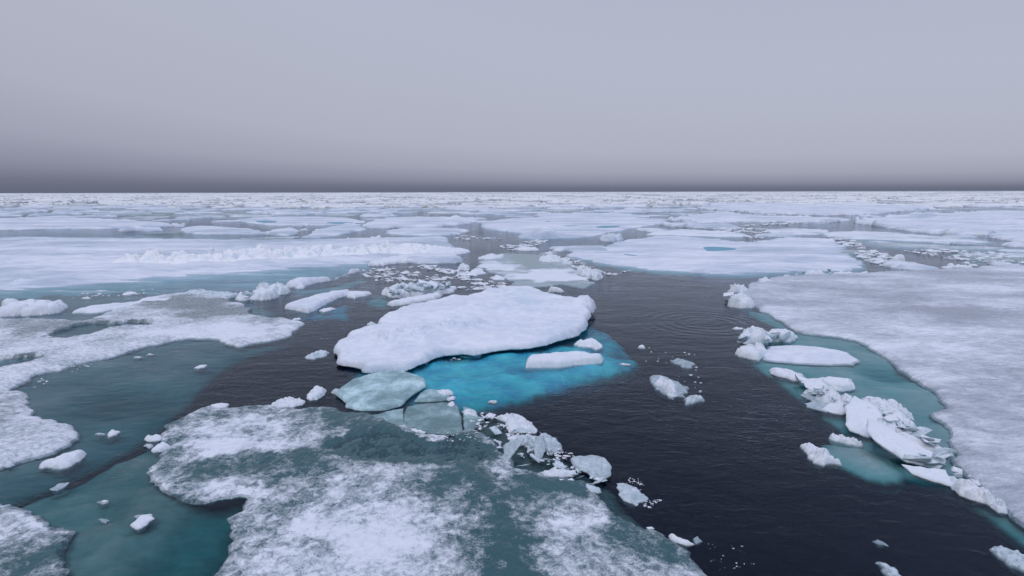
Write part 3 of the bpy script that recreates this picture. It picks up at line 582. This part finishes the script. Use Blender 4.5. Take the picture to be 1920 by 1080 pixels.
# thin teal floe with a white patch
thin_ice = region((P('950,520 1000,507 1060,506 1110,522 1080,528 1000,528'), -.55, 1.0), (P('895,500 900,492 930,490 980,500 960,508 920,507'), -.35, .8), (P('960,478 1010,478 1030,490 1020,505 985,506'), .25, 1.0))
thin = floe('ice_floe', P('893,500 897,489 915,479 950,475 1008,478 1028,472 1050,486 1080,500 1103,520 1117,530 1108,536 1092,541 1078,538 1050,533 1020,537 985,538 962,537 952,525 940,515 915,510'), 'thin teal floe with a white snow patch behind the big slab', 'ice floe', 'thin', top=flat(.12, .2, .03, 2), z0=-.05, T=.3, k=1.5, icef=lambda X, Y, d: thin_ice(X, Y, d, .62))
for i, (pts, lab, H) in enumerate((
    ('1080,503 1090,498 1100,500 1112,508 1125,514 1128,522 1118,526 1105,518 1090,512', 'white rubble on the right corner of the thin teal floe', .7),
    ('1010,485 1022,472 1032,468 1045,480 1060,488 1075,494 1070,500 1040,490 1015,490', 'broken white rim along the back of the thin teal floe', .5),
    ('895,486 905,480 925,476 945,478 935,484 910,487', 'white crumbs on the far left corner of the thin teal floe', .4),
    ('858,505 862,495 875,491 882,498 876,506', 'knobbly white lump in the lead left of the thin teal floe', .7),
    ('870,512 885,503 905,503 912,510 895,517 878,517', 'flat rubble patch beside the knobbly white lump', .3),
    ('1027,546 1035,538 1048,535 1058,541 1055,547 1040,548', 'rounded white boulder behind the big slab', .55),
    ('918,521 930,514 948,520 950,525 930,525', 'slushy crumbs by the left edge of the thin teal floe', .2),
    ('958,467 985,462 1000,464 1010,468 990,471', 'flat piece behind the thin teal floe', .3), ('1035,470 1045,465 1058,468 1055,471 1042,472', 'grey-white piece between the thin teal floe and the blue-pond floe', .3))):
    floe('ice_chunk', P(pts), lab, 'ice chunk', 'block', steep_tint=.35, lift=H * .8, top=lumpy(H * 1.25, .18, .8, 31 + i), z0=-.04, k=.75)
rng = random.Random(5)
# ------------------------------------------------------------------ right sheet
right_ice = region((P('1560,560 1700,540 1900,590 1800,600 1650,575'), .18, 3), (P('1640,640 1720,650 1920,700 1920,720 1760,690'), .14, 1.5), (P('1780,700 1920,740 1920,870 1850,880 1790,820'), .10, 1.), (P('1760,760 1800,770 1830,860 1790,870'), .2, .5),
                   (P('1420,560 1500,600 1700,660 1760,720 1600,640 1480,610'), -.12, 1.), (P('1460,545 1560,530 1560,540 1470,556'), .1, 1.))
rsheet = floe('ice_floe', P('2700,490 1920,499 1800,504 1640,511 1560,513 1500,516 1450,520 1420,528 1404,540 1400,558 1412,574 1440,588 1468,604 1490,621 1510,626 1535,628 1575,632 1610,640 1628,648 1650,665 1680,690 1705,705 1733,724 1757,741 1775,758 1772,766 1742,774 1768,792 1780,802 1776,822 1790,846 1783,862 1800,880 1850,926 1893,966 1925,990 2100,1100 2900,1000'),
     'vast grey-white sheet covering the right side, streaked with thin snow', 'ice floe', 'grey', top=lambda X, Y, d: .20 * (1 - np.exp(-d / .15)) + .04 * fbm(X * .6, Y, 2.5, 4, 81) * np.clip(d, 0, 1) + .01 * fbm(X, Y, .3, 3, 82), z0=-.08, T=.4, ro=.09, k=1.3, icef=lambda X, Y, d: right_ice(X, Y, d, .48), maxn=330000)
floe('submerged_shelf', P('1385,570 1410,588 1445,603 1478,620 1440,636 1385,655 1412,680 1440,697 1475,722 1505,745 1540,772 1575,795 1600,825 1660,868 1720,893 1780,910 1860,960 1920,1005 2000,1060 2000,900 1850,780 1760,690 1640,630 1500,595'), 'smooth green-teal shelf under the water', None, 'shelf_teal',
     top=lambda X, Y, d: -.35 * np.exp(-d / .3) + .07 * fbm(X, Y, 2, 4, 83) - .3 * np.exp(-(((X - at(1655, 695)[0]) / .9) ** 2 + ((Y - at(1655, 695)[1]) / .9) ** 2)), z0=-.14, T=.9, k=2., fade=.35, parent=rsheet, ro=.03, sm=1)
floe('ice_floe', P('1428,658 1440,645 1470,643 1520,645 1570,652 1600,665 1614,676 1600,683 1560,684 1500,681 1455,677 1430,672'), 'smooth oval snow floe lying in the green-teal shallows', 'ice floe', 'snow', lift=.1, top=flat(.22, .45, .03, 1), z0=-.05, T=.3, k=.8, ro=.05)
for i, (pts, lab, H, ck) in enumerate((
    ('1366,543 1370,536 1385,531 1400,533 1405,541 1395,548 1375,549', 'topmost lump of the snowy heap at the tip of the grey-white sheet', .8, 1.2),
    ('1363,566 1365,556 1380,546 1400,545 1404,560 1415,573 1412,578 1400,576 1385,577 1370,572', 'wide lower lump of the snowy heap at the tip of the grey-white sheet', .9, 1.4),
    ('1382,632 1390,620 1405,614 1425,615 1437,625 1442,640 1428,646 1405,642 1390,638', 'rounded white boulder left of the oval snow floe', .7, .8),
    ('1436,630 1445,620 1465,615 1480,618 1498,627 1492,635 1465,640 1445,640', 'grey cracked heap beside the rounded white boulder', .5, .8),
    ('1378,655 1385,647 1405,642 1430,643 1438,650 1428,665 1422,676 1400,668 1385,662', 'flat layered block at the left end of the oval snow floe', .5, 1.1),
    ('1372,614 1380,611 1395,613 1393,617 1378,617', 'thin white chip by the ripple rings', .12, .5),
    ('1420,523 1432,520 1445,523 1440,530 1424,532', 'small crusty lump on the far tip of the grey-white sheet', .4, .6))):
    floe('ice_chunk', P(pts), lab, 'ice chunk', 'block', steep_tint=.35, lift=H * .8, top=lumpy(H * 1.25, .25, ck, 131 + i, .9, .55), z0=-.05, T=.6, k=.7)
# rubble bar at the edge of the right sheet
floe('submerged_ice', P('1505,830 1530,815 1600,815 1660,835 1690,850 1720,880 1700,893 1665,898 1620,885 1590,870 1560,862'), 'pale green sunken plate off the rubble bar', 'sunken ice', 'shelf_teal', fade=.35, top=flat(.35, .35, .05, .8), z0=-.42, T=.5, k=1.2)
for i, (pts, lab, H, kd, m) in enumerate((
    ('1443,688 1455,687 1480,690 1510,706 1508,717 1490,714 1462,703', 'slim snow bar at the upper end of the rubble bar', .22, ('p',), 'block'),
    ('1508,716 1512,708 1535,705 1580,710 1603,712 1602,722 1585,733 1560,732 1530,725', 'thick white wedge crossing the upper rubble bar', .35, ('p',), 'block'),
    ('1500,738 1530,728 1560,745 1582,775 1560,772 1512,763', 'glassy sunken-edged ledge left of the rubble bar', .06, ('f', .45), 'glass'),
    ('1528,740 1535,727 1555,726 1575,738 1600,745 1600,762 1575,765 1545,752', 'heap of rounded snowballs below the thick white wedge', .4, ('l', .3), 'block'),
    ('1540,756 1560,744 1600,750 1620,760 1590,775 1580,778', 'leaning pale slab under the heap of snowballs', .1, ('t', .15, 0.22), 'block'),
    ('1582,770 1600,755 1640,770 1670,800 1628,820 1592,808 1586,790', 'big upright-tilted slab on the left flank of the rubble bar', .12, ('t', .0, 0.32), 'block'),
    ('1595,760 1600,742 1615,738 1640,752 1665,770 1660,790 1630,780 1610,770', 'upright white block in the middle of the rubble bar', .5, ('l', .5), 'block'),
    ('1615,738 1640,737 1675,760 1700,785 1720,808 1715,815 1690,805 1650,775', 'long sloping snow block on the back of the rubble bar', .55, ('p',), 'block'),
    ('1648,745 1665,744 1695,760 1715,788 1705,785 1680,765', 'ragged crest behind the long sloping snow block', .5, ('l', .4), 'block'),
    ('1640,780 1680,785 1720,805 1735,815 1710,825 1680,815 1650,800', 'jumbled blocks in front of the long sloping snow block', .45, ('l', .5), 'block'),
    ('1718,805 1722,793 1730,800 1732,812 1725,812', 'small egg-shaped lump at the back of the rubble bar', .25, ('p',), 'block'),
    ('1625,800 1655,808 1700,830 1760,855 1775,862 1760,880 1700,872 1650,845 1624,825', 'broad smooth slab sloping from the rubble bar down to the water', .14, ('t', -.10, 0.29), 'block'),
    ('1665,806 1690,805 1730,822 1770,845 1790,856 1760,854 1700,835', 'long pointed snow blade on top of the broad smooth slab', .35, ('p',), 'block'),
    ('1690,862 1730,868 1775,872 1780,888 1800,915 1760,905 1710,885', 'smooth pale apron at the lower rubble bar', .12, ('t', -.05, 0.22), 'block'),
    ('1770,880 1790,882 1830,905 1865,930 1890,962 1870,960 1820,930 1785,905', 'crusty snow bank tapering down the lower end of the rubble bar', .32, ('l', .3), 'block'),
    ('1783,668 1790,664 1800,668 1792,673', 'small chip on the grey-white sheet', .05, ('p',), 'block'))):
    p = P(pts); kw = dict(lift=H * .8, z0=-.02, T=.35, k=.55, seed=700 + i, steep_tint=.35)
    if kd[0] == 'l': kw['top'] = lumpy(H * 1.05, .1, kd[1] * .8, 171 + i, 1.1)
    elif kd[0] == 'p': kw['top'] = lambda X, Y, d, H=H, i=i: .75 * H * np.sqrt(np.clip(d / (H * .9), 0, 1)) + .4 * H * blocks(X, Y, H * 2.5, 190 + i, .7) * np.clip(d / .1, 0, 1)
    elif kd[0] == 'f': kw.update(top=flat(H, .06, .02, .5), ice=kd[1])
    else:
        lo = max(p, key=lambda q: q[1]); kw.update(base=tilt(lo[0] - 10, lo[1] - 6, kd[1], kd[2], .06), top=flat(.06, .04, .05, .6, i), z0=0, T=.12, wb=.05, lift=.4, ro=.05, ice=.22)
    tname = kd[0] == 't'
    floe('ice_slab' if tname else 'ice_chunk', p, lab, 'ice slab' if tname else 'ice chunk', m, **kw)
# ------------------------------------------------------------------ middle distance, each floe traced
def mound(px, py, H, rx, ry):
    cx, cy = at(px, py)
    return lambda X, Y: H * np.exp(-(((X - cx) / rx) ** 2 + ((Y - cy) / ry) ** 2))
def mid_top(H, w_, hummock=.25, edge=.0, extra=None, seed=1, soft=0.):
    """flat snow with low drifts, a rim of small blocks and, with soft > 0, a front that slides under water"""
    def f(X, Y, d):
        z = H * (1 - np.exp(-d / w_)) + hummock * .5 * np.maximum(fbm(X * .5, Y * .5, 4, 4, seed), -.3) * np.clip(d / 2, 0, 1)
        if edge: z = z + edge * np.exp(-(d / 1.6) ** 2) * np.clip(d / .3, 0, 1) * blocks(X, Y, 1.3, seed + 3, 1., .12) * ss(fbm(X, Y, 7, 2, seed + 5), -.1, .4)
        if soft: z = z - 1.5 * soft * np.exp(-d / 2.5) * (1 + .8 * fbm(X * .2, Y, 1.2, 3, seed + 7))
        if extra: z = z + extra(X, Y) * np.clip(d, 0, 1)
        return z
    return f
MID = [  # outline, label, H, hummock, rim, soft front, mound, bare ice
 ('1052,479 1080,470 1130,462 1150,453 1185,447 1250,441 1330,445 1400,455 1440,449 1500,444 1560,446 1588,462 1602,480 1632,500 1600,508 1500,511 1430,516 1350,515 1280,511 1200,506 1120,494 1080,485',
  'broad white floe with a bright blue melt pond, behind the open dark water', .30, .25, .35, .22, None, .05),
 ('962,446 985,438 930,432 900,428 905,419 930,412 1000,408 1080,407 1180,408 1240,411 1262,418 1205,425 1165,432 1112,444 1060,447 1000,449', 'wide floe with a pointed snow peak at its near edge', .35, .3, .2, .15, (1022, 444, 1.7, 2.2, 4), .05),
 ('682,424 700,416 730,411 800,409 870,410 900,412 895,418 850,423 810,427 740,428 690,429', 'long bright floe with a dark shaded front, left of the peaked floe', .6, .3, .4, 0, (855, 416, 1.3, 2, 4), .0),
 ('716,436 740,430 800,427 850,428 880,432 860,440 800,442 770,441 740,440', 'flat white floe just behind the end of the ridge', .35, .2, .2, .1, None, .05),
 ('558,445 580,440 590,432 620,425 660,424 690,427 684,431 650,437 620,444 590,447', 'flat floe tapering left behind the ridged floe', .35, .2, .3, .1, None, .05),
 ('492,438 510,433 540,431 563,433 560,440 530,443 505,441', 'small rounded white floe in the grey lead behind the ridged floe', .5, .3, .4, 0, None, 0),
 ('330,432 350,425 400,424 470,431 500,434 470,438 400,440 350,438', 'pale lens-shaped floe at the left lead', .35, .2, .1, .1, None, .1),
 ('218,433 232,430 260,429.5 305,430 303,433.5 255,434 228,435.5', 'two-humped white floe above the dark notch on the left', .5, .4, .7, 0, None, 0),
 ('430,413 480,408 560,407 640,408 682,413 675,420 600,423 560,421 520,424 470,419', 'floe holding two grey melt ponds left of centre', .35, .2, .1, .1, None, .08),
 ('-300,428 -300,412 0,411 60,409 120,408 200,412 280,416 335,422 300,427 215,428 190,429.3 100,429.3 0,432', 'smooth white floe running in from the left edge', .4, .3, .3, 0, None, .03),
 ('1602,418 1620,412 1650,410 1690,405 1740,402 1830,400 2050,399 2050,440 1900,440 1830,442 1780,441 1725,437 1665,428 1625,422', 'hummocky white floe with a dark crack along its front, right of the narrow dark lead', .55, .5, 1.0, 0, (1730, 411, 1.2, 3, 8), 0),
 ('1845,442 1880,438 1920,437 2050,436 2050,468 1930,458 1880,450', 'flat white floe cut by the right edge', .5, .2, .3, 0, None, 0),
 ('1245,413 1300,404 1370,400 1400,405 1500,408 1580,411 1600,414 1560,417 1480,417 1400,416 1330,419 1290,418', 'white floe fringed teal, left of the narrow dark lead', .5, .4, .6, 0, None, .02),
 ('1305,392 1320,386 1350,382 1420,382 1480,381 1600,380 1680,386 1740,388 1760,393 1700,396 1640,402 1560,405 1450,402 1370,397', 'big bright floe in the upper right with a thin blue pond', .6, .5, .7, 0, (1340, 385, 1.2, 8, 14), 0),
 ('1530,440 1560,434 1620,432 1680,436 1740,441 1840,447 1880,455 1800,458 1700,452 1640,450 1580,447', 'thin streaky floe below the crack of the hummocky floe', .2, .15, .2, .15, None, .3),
 ('1610,452 1650,450 1720,456 1800,461 1900,463 1905,468 1820,470 1740,468 1690,466 1640,462', 'teal streaked thin floe behind the vast grey-white sheet', .14, .1, .1, .12, None, .5),
 ('1770,480 1800,474 1850,472 1990,473 2000,494 1880,495 1810,490', 'green-teal thin floe touching the back of the vast grey-white sheet', .12, .1, .1, .12, None, .62),
 ('1440,430 1480,427 1540,431 1560,438 1510,441 1460,438 1430,434', 'small thin floe between the blue-pond floe and the narrow dark lead', .25, .2, .4, .1, None, .25),
 ('1125,452 1120,446 1140,441 1165,443 1172,450 1150,455', 'lumpy white end of the broken line behind the blue-pond floe', .5, .4, .9, 0, None, 0),
 ('1200,440 1240,432 1300,430 1370,434 1420,441 1380,446 1320,443 1250,441', 'grey-white thin floe behind the blue-pond floe', .22, .2, .3, .12, None, .2),
 ('1075,415 1000,405 1010,401 1110,400 1180,402 1230,406 1180,409', 'slim floe behind the peaked floe', .3, .3, .3, 0, None, .05),
]
ponds = {0: ['1312,464.5 1330,463.2 1360,464.3 1383,467 1388,468.7 1375,471.5 1345,473 1322,473 1316,469', '1160,477 1180,477.5 1207,482 1190,482.6 1168,480'],
         1: ['1110,427 1120,425 1140,424 1160,424 1168,425 1160,427.5 1140,429.3 1122,429', '1045,424 1065,423.5 1090,424.5 1070,425.6', '1016,416 1030,415.2 1038,416 1028,417.4'],
         8: ['470,415.5 500,413.8 525,416 520,419 490,419.5', '605,418.5 620,417 650,417.2 672,419 660,421 625,421.2'],
         13: ['1575,400.5 1600,399.6 1640,400 1620,401.6 1590,402']}
for i, (pts, lab, H, hm, rim, soft, mnd, ice) in enumerate(MID):
    pl = [world_poly(P(q)) for q in ponds.get(i, [])]
    base_top = mid_top(H, .35, hm, rim, mound(*mnd) if mnd else None, 400 + i * 13, soft)
    def tp(X, Y, d, base_top=base_top, pl=pl, H=H):
        z = base_top(X, Y, d)
        for q in pl:
            D = sdf(q, X, Y)[0].astype(float); z = z + (min(H * .55, .2) - z) * ss(D, -1.2, .2)
        return z
    icef = lambda X, Y, d, ice=ice, i=i: ice + (.26 if ice < .15 else 0) + .30 * fbm(X * .14, Y * .6, 3., 4, 600 + i) * (1 if ice > .1 else .7)
    o = floe('ice_floe', P(pts), lab, 'ice floe', 'thin' if ice > .15 else 'floe', top=tp, z0=-.05, T=.8, k=1.9, ro=.07, sm=1, icef=icef, maxn=120000)
    for q in ponds.get(i, []):
        floe('melt_pond', P(q), 'still melt pond', None, 'pond', top=flat(.03, .3, 0, 1), z0=min(H * .55, .2) - .07, T=.05, k=2, ro=.02, sm=2, parent=o, trace=False)
for pts, lab, H in (('1672,482 1678,479 1688,478 1697,480 1697,486 1685,489 1676,487', 'white cube-like block behind the vast grey-white sheet', 1.0),
                    ('1658,492 1665,486 1680,487 1700,490 1720,492 1705,496 1675,496', 'cyan glassy block beneath the white cube-like block', .5),
                    ('1605,463 1612,459 1622,460 1625,464 1615,466', 'white lump at the far corner of the blue-pond floe', .6),
                    ('1505,512 1520,506 1540,507 1550,514 1530,517', 'glassy white block on the seam between the blue-pond floe and the grey-white sheet', .6),
                    ('1560,514 1590,508 1620,507 1630,510 1600,514', 'white crust on the seam beside the glassy block', .4),
                    ('1760,500 1775,496 1810,495 1826,498 1800,502', 'snowy crust on the back rim of the grey-white sheet', .6),
                    ('645,447 652,443 664,441 667,445 658,447', 'white block behind the ridge, left of two', .7), ('690,446 705,441 715,440 714,444 700,447', 'white block behind the ridge, right of two', .7),
                    ('1725,402 1735,398 1742,403 1735,407 1726,407', 'cyan-sided block on the hummocky floe', 1.3), ('1520,434 1535,430 1547,432 1540,435', 'white hump by the narrow dark lead', .7),
                    ('560,432 568,427 578,428 576,432', 'white lump behind the small rounded floe', .8), ('855,434 865,430 880,431 876,435', 'white lump at the tip of the flat floe behind the ridge', .8)):
    floe('ice_chunk', P(pts), lab, 'ice chunk', 'block' if 'cyan' not in lab else 'glass', lift=H * .8, top=lumpy(H, .3, max(1.2, H * 2), len(lab)), z0=.0 if 'on the' in lab else -.04, T=.5, k=.8)
# ------------------------------------------------------------------ the pack beyond: irregular cells of a broken sheet
def clip_cell(c, nb, size):
    poly = [(c[0] - size, c[1] - size), (c[0] + size, c[1] - size), (c[0] + size, c[1] + size), (c[0] - size, c[1] + size)]
    for n in nb:
        mx_, my_ = (c[0] + n[0]) / 2, (c[1] + n[1]) / 2; nx, ny = n[0] - c[0], n[1] - c[1]
        q = []
        for i in range(len(poly)):
            a, b = poly[i], poly[(i + 1) % len(poly)]
            da = (a[0] - mx_) * nx + (a[1] - my_) * ny; db = (b[0] - mx_) * nx + (b[1] - my_) * ny
            if da <= 0: q.append(a)
            if (da < 0) != (db < 0) and da != db:
                t = da / (da - db); q.append((a[0] + t * (b[0] - a[0]), a[1] + t * (b[1] - a[1])))
        poly = q
        if len(poly) < 3: return None
    return poly
TR = [(np.asarray(p), np.asarray(p).min(0), np.asarray(p).max(0)) for p in TRACED]
def in_traced(X, Y, pad=0.):
    m = np.zeros(len(X), bool)
    for p, lo, hi in TR:
        s = (X > lo[0] - pad) & (X < hi[0] + pad) & (Y > lo[1] - pad) & (Y < hi[1] + pad) & ~m
        if s.any(): m[s] = sdf(p, X[s], Y[s])[0] > -pad
    return m
def open_lead(X, Y):
    """stretches of open dark water, as outlines in the plane of the sea"""
    m = np.zeros(len(X), bool)
    for q in LEADS: m |= sdf(q, X, Y)[0] > 0
    return m
LEADS = [world_poly(P(q)) for q in ('840,446 870,440 960,446 1000,452 1060,449 1120,447 1125,452 1080,468 1050,470 1030,466 960,475 900,480 880,500 860,520 1010,560 1150,600 1400,580 1380,520 1130,500 1110,560 600,560 690,505 790,495 870,480',
    '1480,424 1540,417 1600,416 1615,423 1640,428 1560,432 1500,430', '560,449 600,444 690,430 720,428 830,427 845,429 760,431 720,436 735,441 640,449', '1260,421 1330,420 1310,424 1260,424')]
rng = random.Random(11); nprng = np.random.RandomState(4)
def seeds_band(y0, y1, sp):
    pts = []; y = y0
    while y < y1:
        s = sp(y); hw = y * .98 + 15; x = -hw + rng.random() * s
        while x < hw:
            pts.append((x + rng.uniform(-.42, .42) * s, y + rng.uniform(-.42, .42) * s)); x += s * rng.choice((.7, 1, 1.3))
        y += s * .9
    return pts
def cells(seeds, cell_of):
    A = np.asarray(seeds); out = []
    for i, c in enumerate(seeds):
        s = cell_of(c[1]); d2 = ((A - A[i]) ** 2).sum(1); near_ = np.argsort(d2)[1:15]
        p = clip_cell(c, [seeds[j] for j in near_], s * 1.6)
        if p: out.append((c, p))
    return out
NEAR_END = 330.
sd1 = seeds_band(62, NEAR_END, lambda y: 7 + y * .045)
A = np.asarray(sd1); sd1 = [s for s, a, b in zip(sd1, in_traced(A[:, 0], A[:, 1], .5), open_lead(A[:, 0], A[:, 1])) if not a and not b]
cl = cells(sd1, lambda y: 7 + y * .045)
made = 0; KIND = {}
for c, p in cl:
    ang = abs(c[0]) / c[1]
    if ang > .93: continue
    gap = rng.uniform(.70, .95)
    q = [(c[0] + (x - c[0]) * gap, c[1] + (y - c[1]) * gap) for x, y in p]
    for _ in range(6):                                     # keep clear of the floes placed by hand
        a = np.asarray(chaikin(q, 1)); hit = in_traced(a[:, 0], a[:, 1], .25)
        if not hit.any(): break
        q = [(c[0] + (x - c[0]) * .8, c[1] + (y - c[1]) * .8) for x, y in q]
    if math.hypot(*(np.asarray(q).max(0) - np.asarray(q).min(0))) < 2.5: continue
    if fbm(np.array([c[0]]), np.array([c[1] * .5]), 38., 2, 15)[0] > .42 and rng.random() < .75: continue
    if made >= 240: break
    made += 1
    t = rng.random(); sd_ = rng.randrange(5000)
    D = c[1]
    if t < .26: H, hm, rim, ic, mt = .5, .6, .75, .26, 'floe'
    elif t < .62: H, hm, rim, ic, mt = .35, .4, .4, .36, 'floe'
    else: H, hm, rim, ic, mt = .16, .2, .15, .48, 'thin'
    ic += rng.uniform(-.18, .26)
    lab = {.5: 'one of the hummocky white floes packed towards the horizon', .35: 'one of the flat white floes packed towards the horizon', .16: 'one of the thin greyish floes packed towards the horizon'}[H]
    grp = {.5: 'hummocky floes of the far pack', .35: 'flat white floes of the far pack', .16: 'thin greyish floes of the far pack'}[H]
    icef = lambda X, Y, d, ic=ic, sd_=sd_: ic + .28 * fbm(X * .15, Y * .5, 3., 3, sd_)
    floe('ice_floe', None, lab, 'ice floe', mt, world=q, sm=1, ro=.13, top=mid_top(H, .3, hm, rim * rng.uniform(.3, 1), None, sd_, .12 if rng.random() < .4 else 0), z0=-.05, T=.7, res=max(.34, D * .0042), icef=icef, steep_tint=.12, group=grp, trace=False, maxn=30000, seed=sd_)
print('far individuals', made, 'of', len(cl))
# beyond that the floes can no longer be told apart: one mass
Vs, Qs, Is = [], [], []; off = 0
def far_band(y0, y1, sp, drop):
    global off
    sds = seeds_band(y0, y1, sp)
    for c, p in cells(sds, sp):
        if rng.random() < drop: continue
        s = sp(c[1]); g = rng.uniform(.80, .99)
        q = [(c[0] + (x - c[0]) * g, c[1] + (y - c[1]) * g) for x, y in p]
        H = rng.choice((.25, .45, .7)); rim = rng.choice((.5, 1.2, 2.4)); sd_ = rng.randrange(9999)
        q = roughen(chaikin(q, 1), .12, s * .14, rng)
        V, Q, I = solid_arrays(q, mid_top(H, .4, .9, rim, None, sd_), s * .055, -.1, .5, .3, None, lambda X, Y, d, ib=rng.choice((.02, .15, .3, .55)): ib + .25 * fbm(X * .1, Y * .3, 4., 2, sd_), sd_, 2500)
        Vs.append(V); Qs.append(Q + off); Is.append(I); off += len(V)
far_band(NEAR_END, 700, lambda y: 12 + y * .035, .27)
far_band(700, 1700, lambda y: 12 + y * .04, .2)
tag(mesh_obj('pack_ice', np.concatenate(Vs), np.concatenate(Qs), M['far'], (0, 0, 0), np.concatenate(Is)), 'endless pack of broken white ice merging below the horizon', 'pack ice', None, 'stuff')
Vs, Qs, Is = [], [], []; off = 0
far_band(1700, 5200, lambda y: 30 + y * .045, .08)
tag(mesh_obj('pack_ice', np.concatenate(Vs), np.concatenate(Qs), M['far'], (0, 0, 0), np.concatenate(Is)), 'farthest white rim of the pack right under the sky', 'pack ice', None, 'stuff')
for line, n, s0, s1, lab, grp, z in (
    ('1500,712 1540,735 1590,765 1640,800 1700,845 1760,878', 24, .3, .8, 'one of the flat tilted slabs of the right-hand rubble bar', 'flat tilted slabs of the rubble bar', .16),
    ('1600,748 1650,765 1700,790 1760,838 1785,862', 16, .3, .75, 'one of the flat tilted slabs along the back of the right-hand rubble bar', 'flat slabs at the back of the rubble bar', .30),
    ('880,775 930,800 970,835 1010,860 1070,880 1130,900', 22, .15, .42, 'one of the glassy flat shards on the rim of the near mottled sheet', 'glassy flat shards on the near rim', .06),
    ('1535,735 1575,752 1610,765 1650,785 1690,800 1725,812', 26, .14, .42, 'one of the small angular blocks tumbled along the crest of the right-hand rubble bar', 'small angular blocks of the rubble bar', .28),
    ('1780,878 1815,897 1850,918 1880,945', 12, .10, .24, 'one of the small angular blocks studding the lower tail of the rubble bar', 'small angular blocks of the bar tail', .12),
    ('872,768 910,780 950,800 985,825 1020,850 1060,870 1110,895', 26, .07, .22, 'one of the small angular pieces strewn on the rim of the near mottled sheet', 'small angular pieces on the near rim', .05),
    ('735,547 765,540 800,534 830,538', 28, .35, .9, 'one of the small blocks heaped on the rubble raft behind the big slab', 'small blocks on the rubble raft', .5),
    ('1085,503 1105,510 1122,520', 6, .3, .6, 'one of the small blocks on the right corner of the thin teal floe', 'small blocks on the thin teal floe', .3),
    ('450,555 475,548 500,543 520,537 550,530', 12, .25, .6, 'one of the small blocks in the rubble line leading to the long snow bar', 'small blocks of the rubble line', .3),
    ('1395,530 1380,545 1370,560 1395,568', 7, .3, .6, 'one of the small blocks on the snowy heap at the tip of the grey-white sheet', 'small blocks of the tip heap', .3),
    ('1390,641 1405,632 1430,628 1470,628', 12, .3, .65, 'one of the small blocks stuck to the boulders left of the oval snow floe', 'small blocks by the oval snow floe', .3),
    ('1450,519 1500,515 1560,513 1620,509', 9, .25, .5, 'one of the small blocks squeezed up on the seam behind the grey-white sheet', 'small blocks on the seam', .1)):
    lp = P(line)
    for j in range(n):
        t = rng.random() * (len(lp) - 1); k = int(t); t -= k
        s = s0 + (s1 - s0) * rng.random() ** 2
        hull_block('ice_chunk', lp[k][0] + t * (lp[k + 1][0] - lp[k][0]) + rng.gauss(0, 7 if z > .2 else 4), lp[k][1] + t * (lp[k + 1][1] - lp[k][1]) + rng.gauss(0, 3.5), s, rng, lab, ('glass' if rng.random() < .7 else 'block') if 'glassy' in lab else 'block' if rng.random() < .75 else 'glass', grp, z, .35 if 'flat' in lab else 1.)
# ------------------------------------------------------------------ brash: crumbs of ice nobody could count, in the leads
def crumb(s, sx):
    a = [rng.uniform(0, 6.283) for _ in range(6)]; a.sort(); V = []
    for zz_, k in ((-.3, .8), (.25, 1.), (.6, .55)):
        for t in a: V.append((math.cos(t) * s * k * sx * rng.uniform(.8, 1.2), math.sin(t) * s * k * rng.uniform(.8, 1.2), zz_ * s * rng.uniform(.6, 1.1)))
    Q = []
    for L in (0, 6):
        for i in range(6): Q.append((L + i, L + (i + 1) % 6, L + 6 + (i + 1) % 6, L + 6 + i))
    Q += [(12, 13, 14, 15), (12, 15, 16, 17)]
    return V, Q
Vs, Qs = [], []; off = 0
for q, n, s0, s1 in (('690,505 740,500 800,497 870,505 900,515 960,540 880,545 800,528 720,530 680,520', 420, .06, .34), ('930,462 980,455 1010,448 1030,452 1000,462 960,470', 160, .08, .4),
                     ('1555,440 1600,452 1640,470 1680,485 1700,500 1640,498 1600,475 1560,450', 320, .08, .5), ('1690,470 1780,468 1920,480 1920,498 1830,500 1760,482', 300, .08, .45),
                     ('1060,482 1090,490 1130,510 1180,508 1150,520 1110,515 1070,500', 160, .06, .3), ('860,770 930,780 1000,815 1060,850 1110,870 1080,890 1000,870 930,840', 420, .012, .06),
                     ('1395,425 1500,420 1560,418 1540,412 1400,418', 220, .1, .6), ('1330,425 1430,430 1480,445 1420,448 1340,436', 240, .1, .5), ('1190,890 1240,940 1210,960 1150,920', 110, .012, .04), ('1320,1020 1380,1010 1420,1060 1340,1070', 26, .006, .02),
                     ('580,600 630,590 690,600 690,620 600,640', 8, .02, .05), ('1200,650 1320,660 1330,740 1220,720', 34, .02, .06), ('760,805 880,812 900,800 900,835 800,830', 110, .01, .035), ('860,440 940,447 930,452 850,449', 60, .1, .4),
                     ('150,670 260,655 220,672 60,730 48,760 60,700', 50, .015, .08), ('120,548 330,541 280,552 130,560', 60, .03, .14), ('820,660 900,664 860,676 760,690', 22, .02, .06)):
    poly = world_poly(P(q)); a = np.asarray(poly); lo, hi = a.min(0), a.max(0); got = 0; tries = 0
    X = nprng.uniform(lo[0], hi[0], n * 8); Y = nprng.uniform(lo[1], hi[1], n * 8)
    k = (sdf(poly, X, Y)[0] > 0) & (fbm(X, Y, (hi[1] - lo[1]) * .2, 3, 7) > -.12); X = X[k][:n]; Y = Y[k][:n]
    z = 0.06 if '860,770' in q or '760,805' in q else 0.
    for x, y in zip(X, Y):
        V, Q = crumb(s0 + (s1 - s0) * rng.random() ** 3, rng.uniform(1, 1.9))
        Vs.append(np.asarray(V) + (x, y, z)); Qs.append(np.asarray(Q) + off); off += len(V)
tag(mesh_obj('brash_ice', np.concatenate(Vs), np.concatenate(Qs), M['block'], (0, 0, 0), np.full(off, .25), None, False), 'loose crumbs of brash ice drifting in the leads', 'brash ice', None, 'stuff')
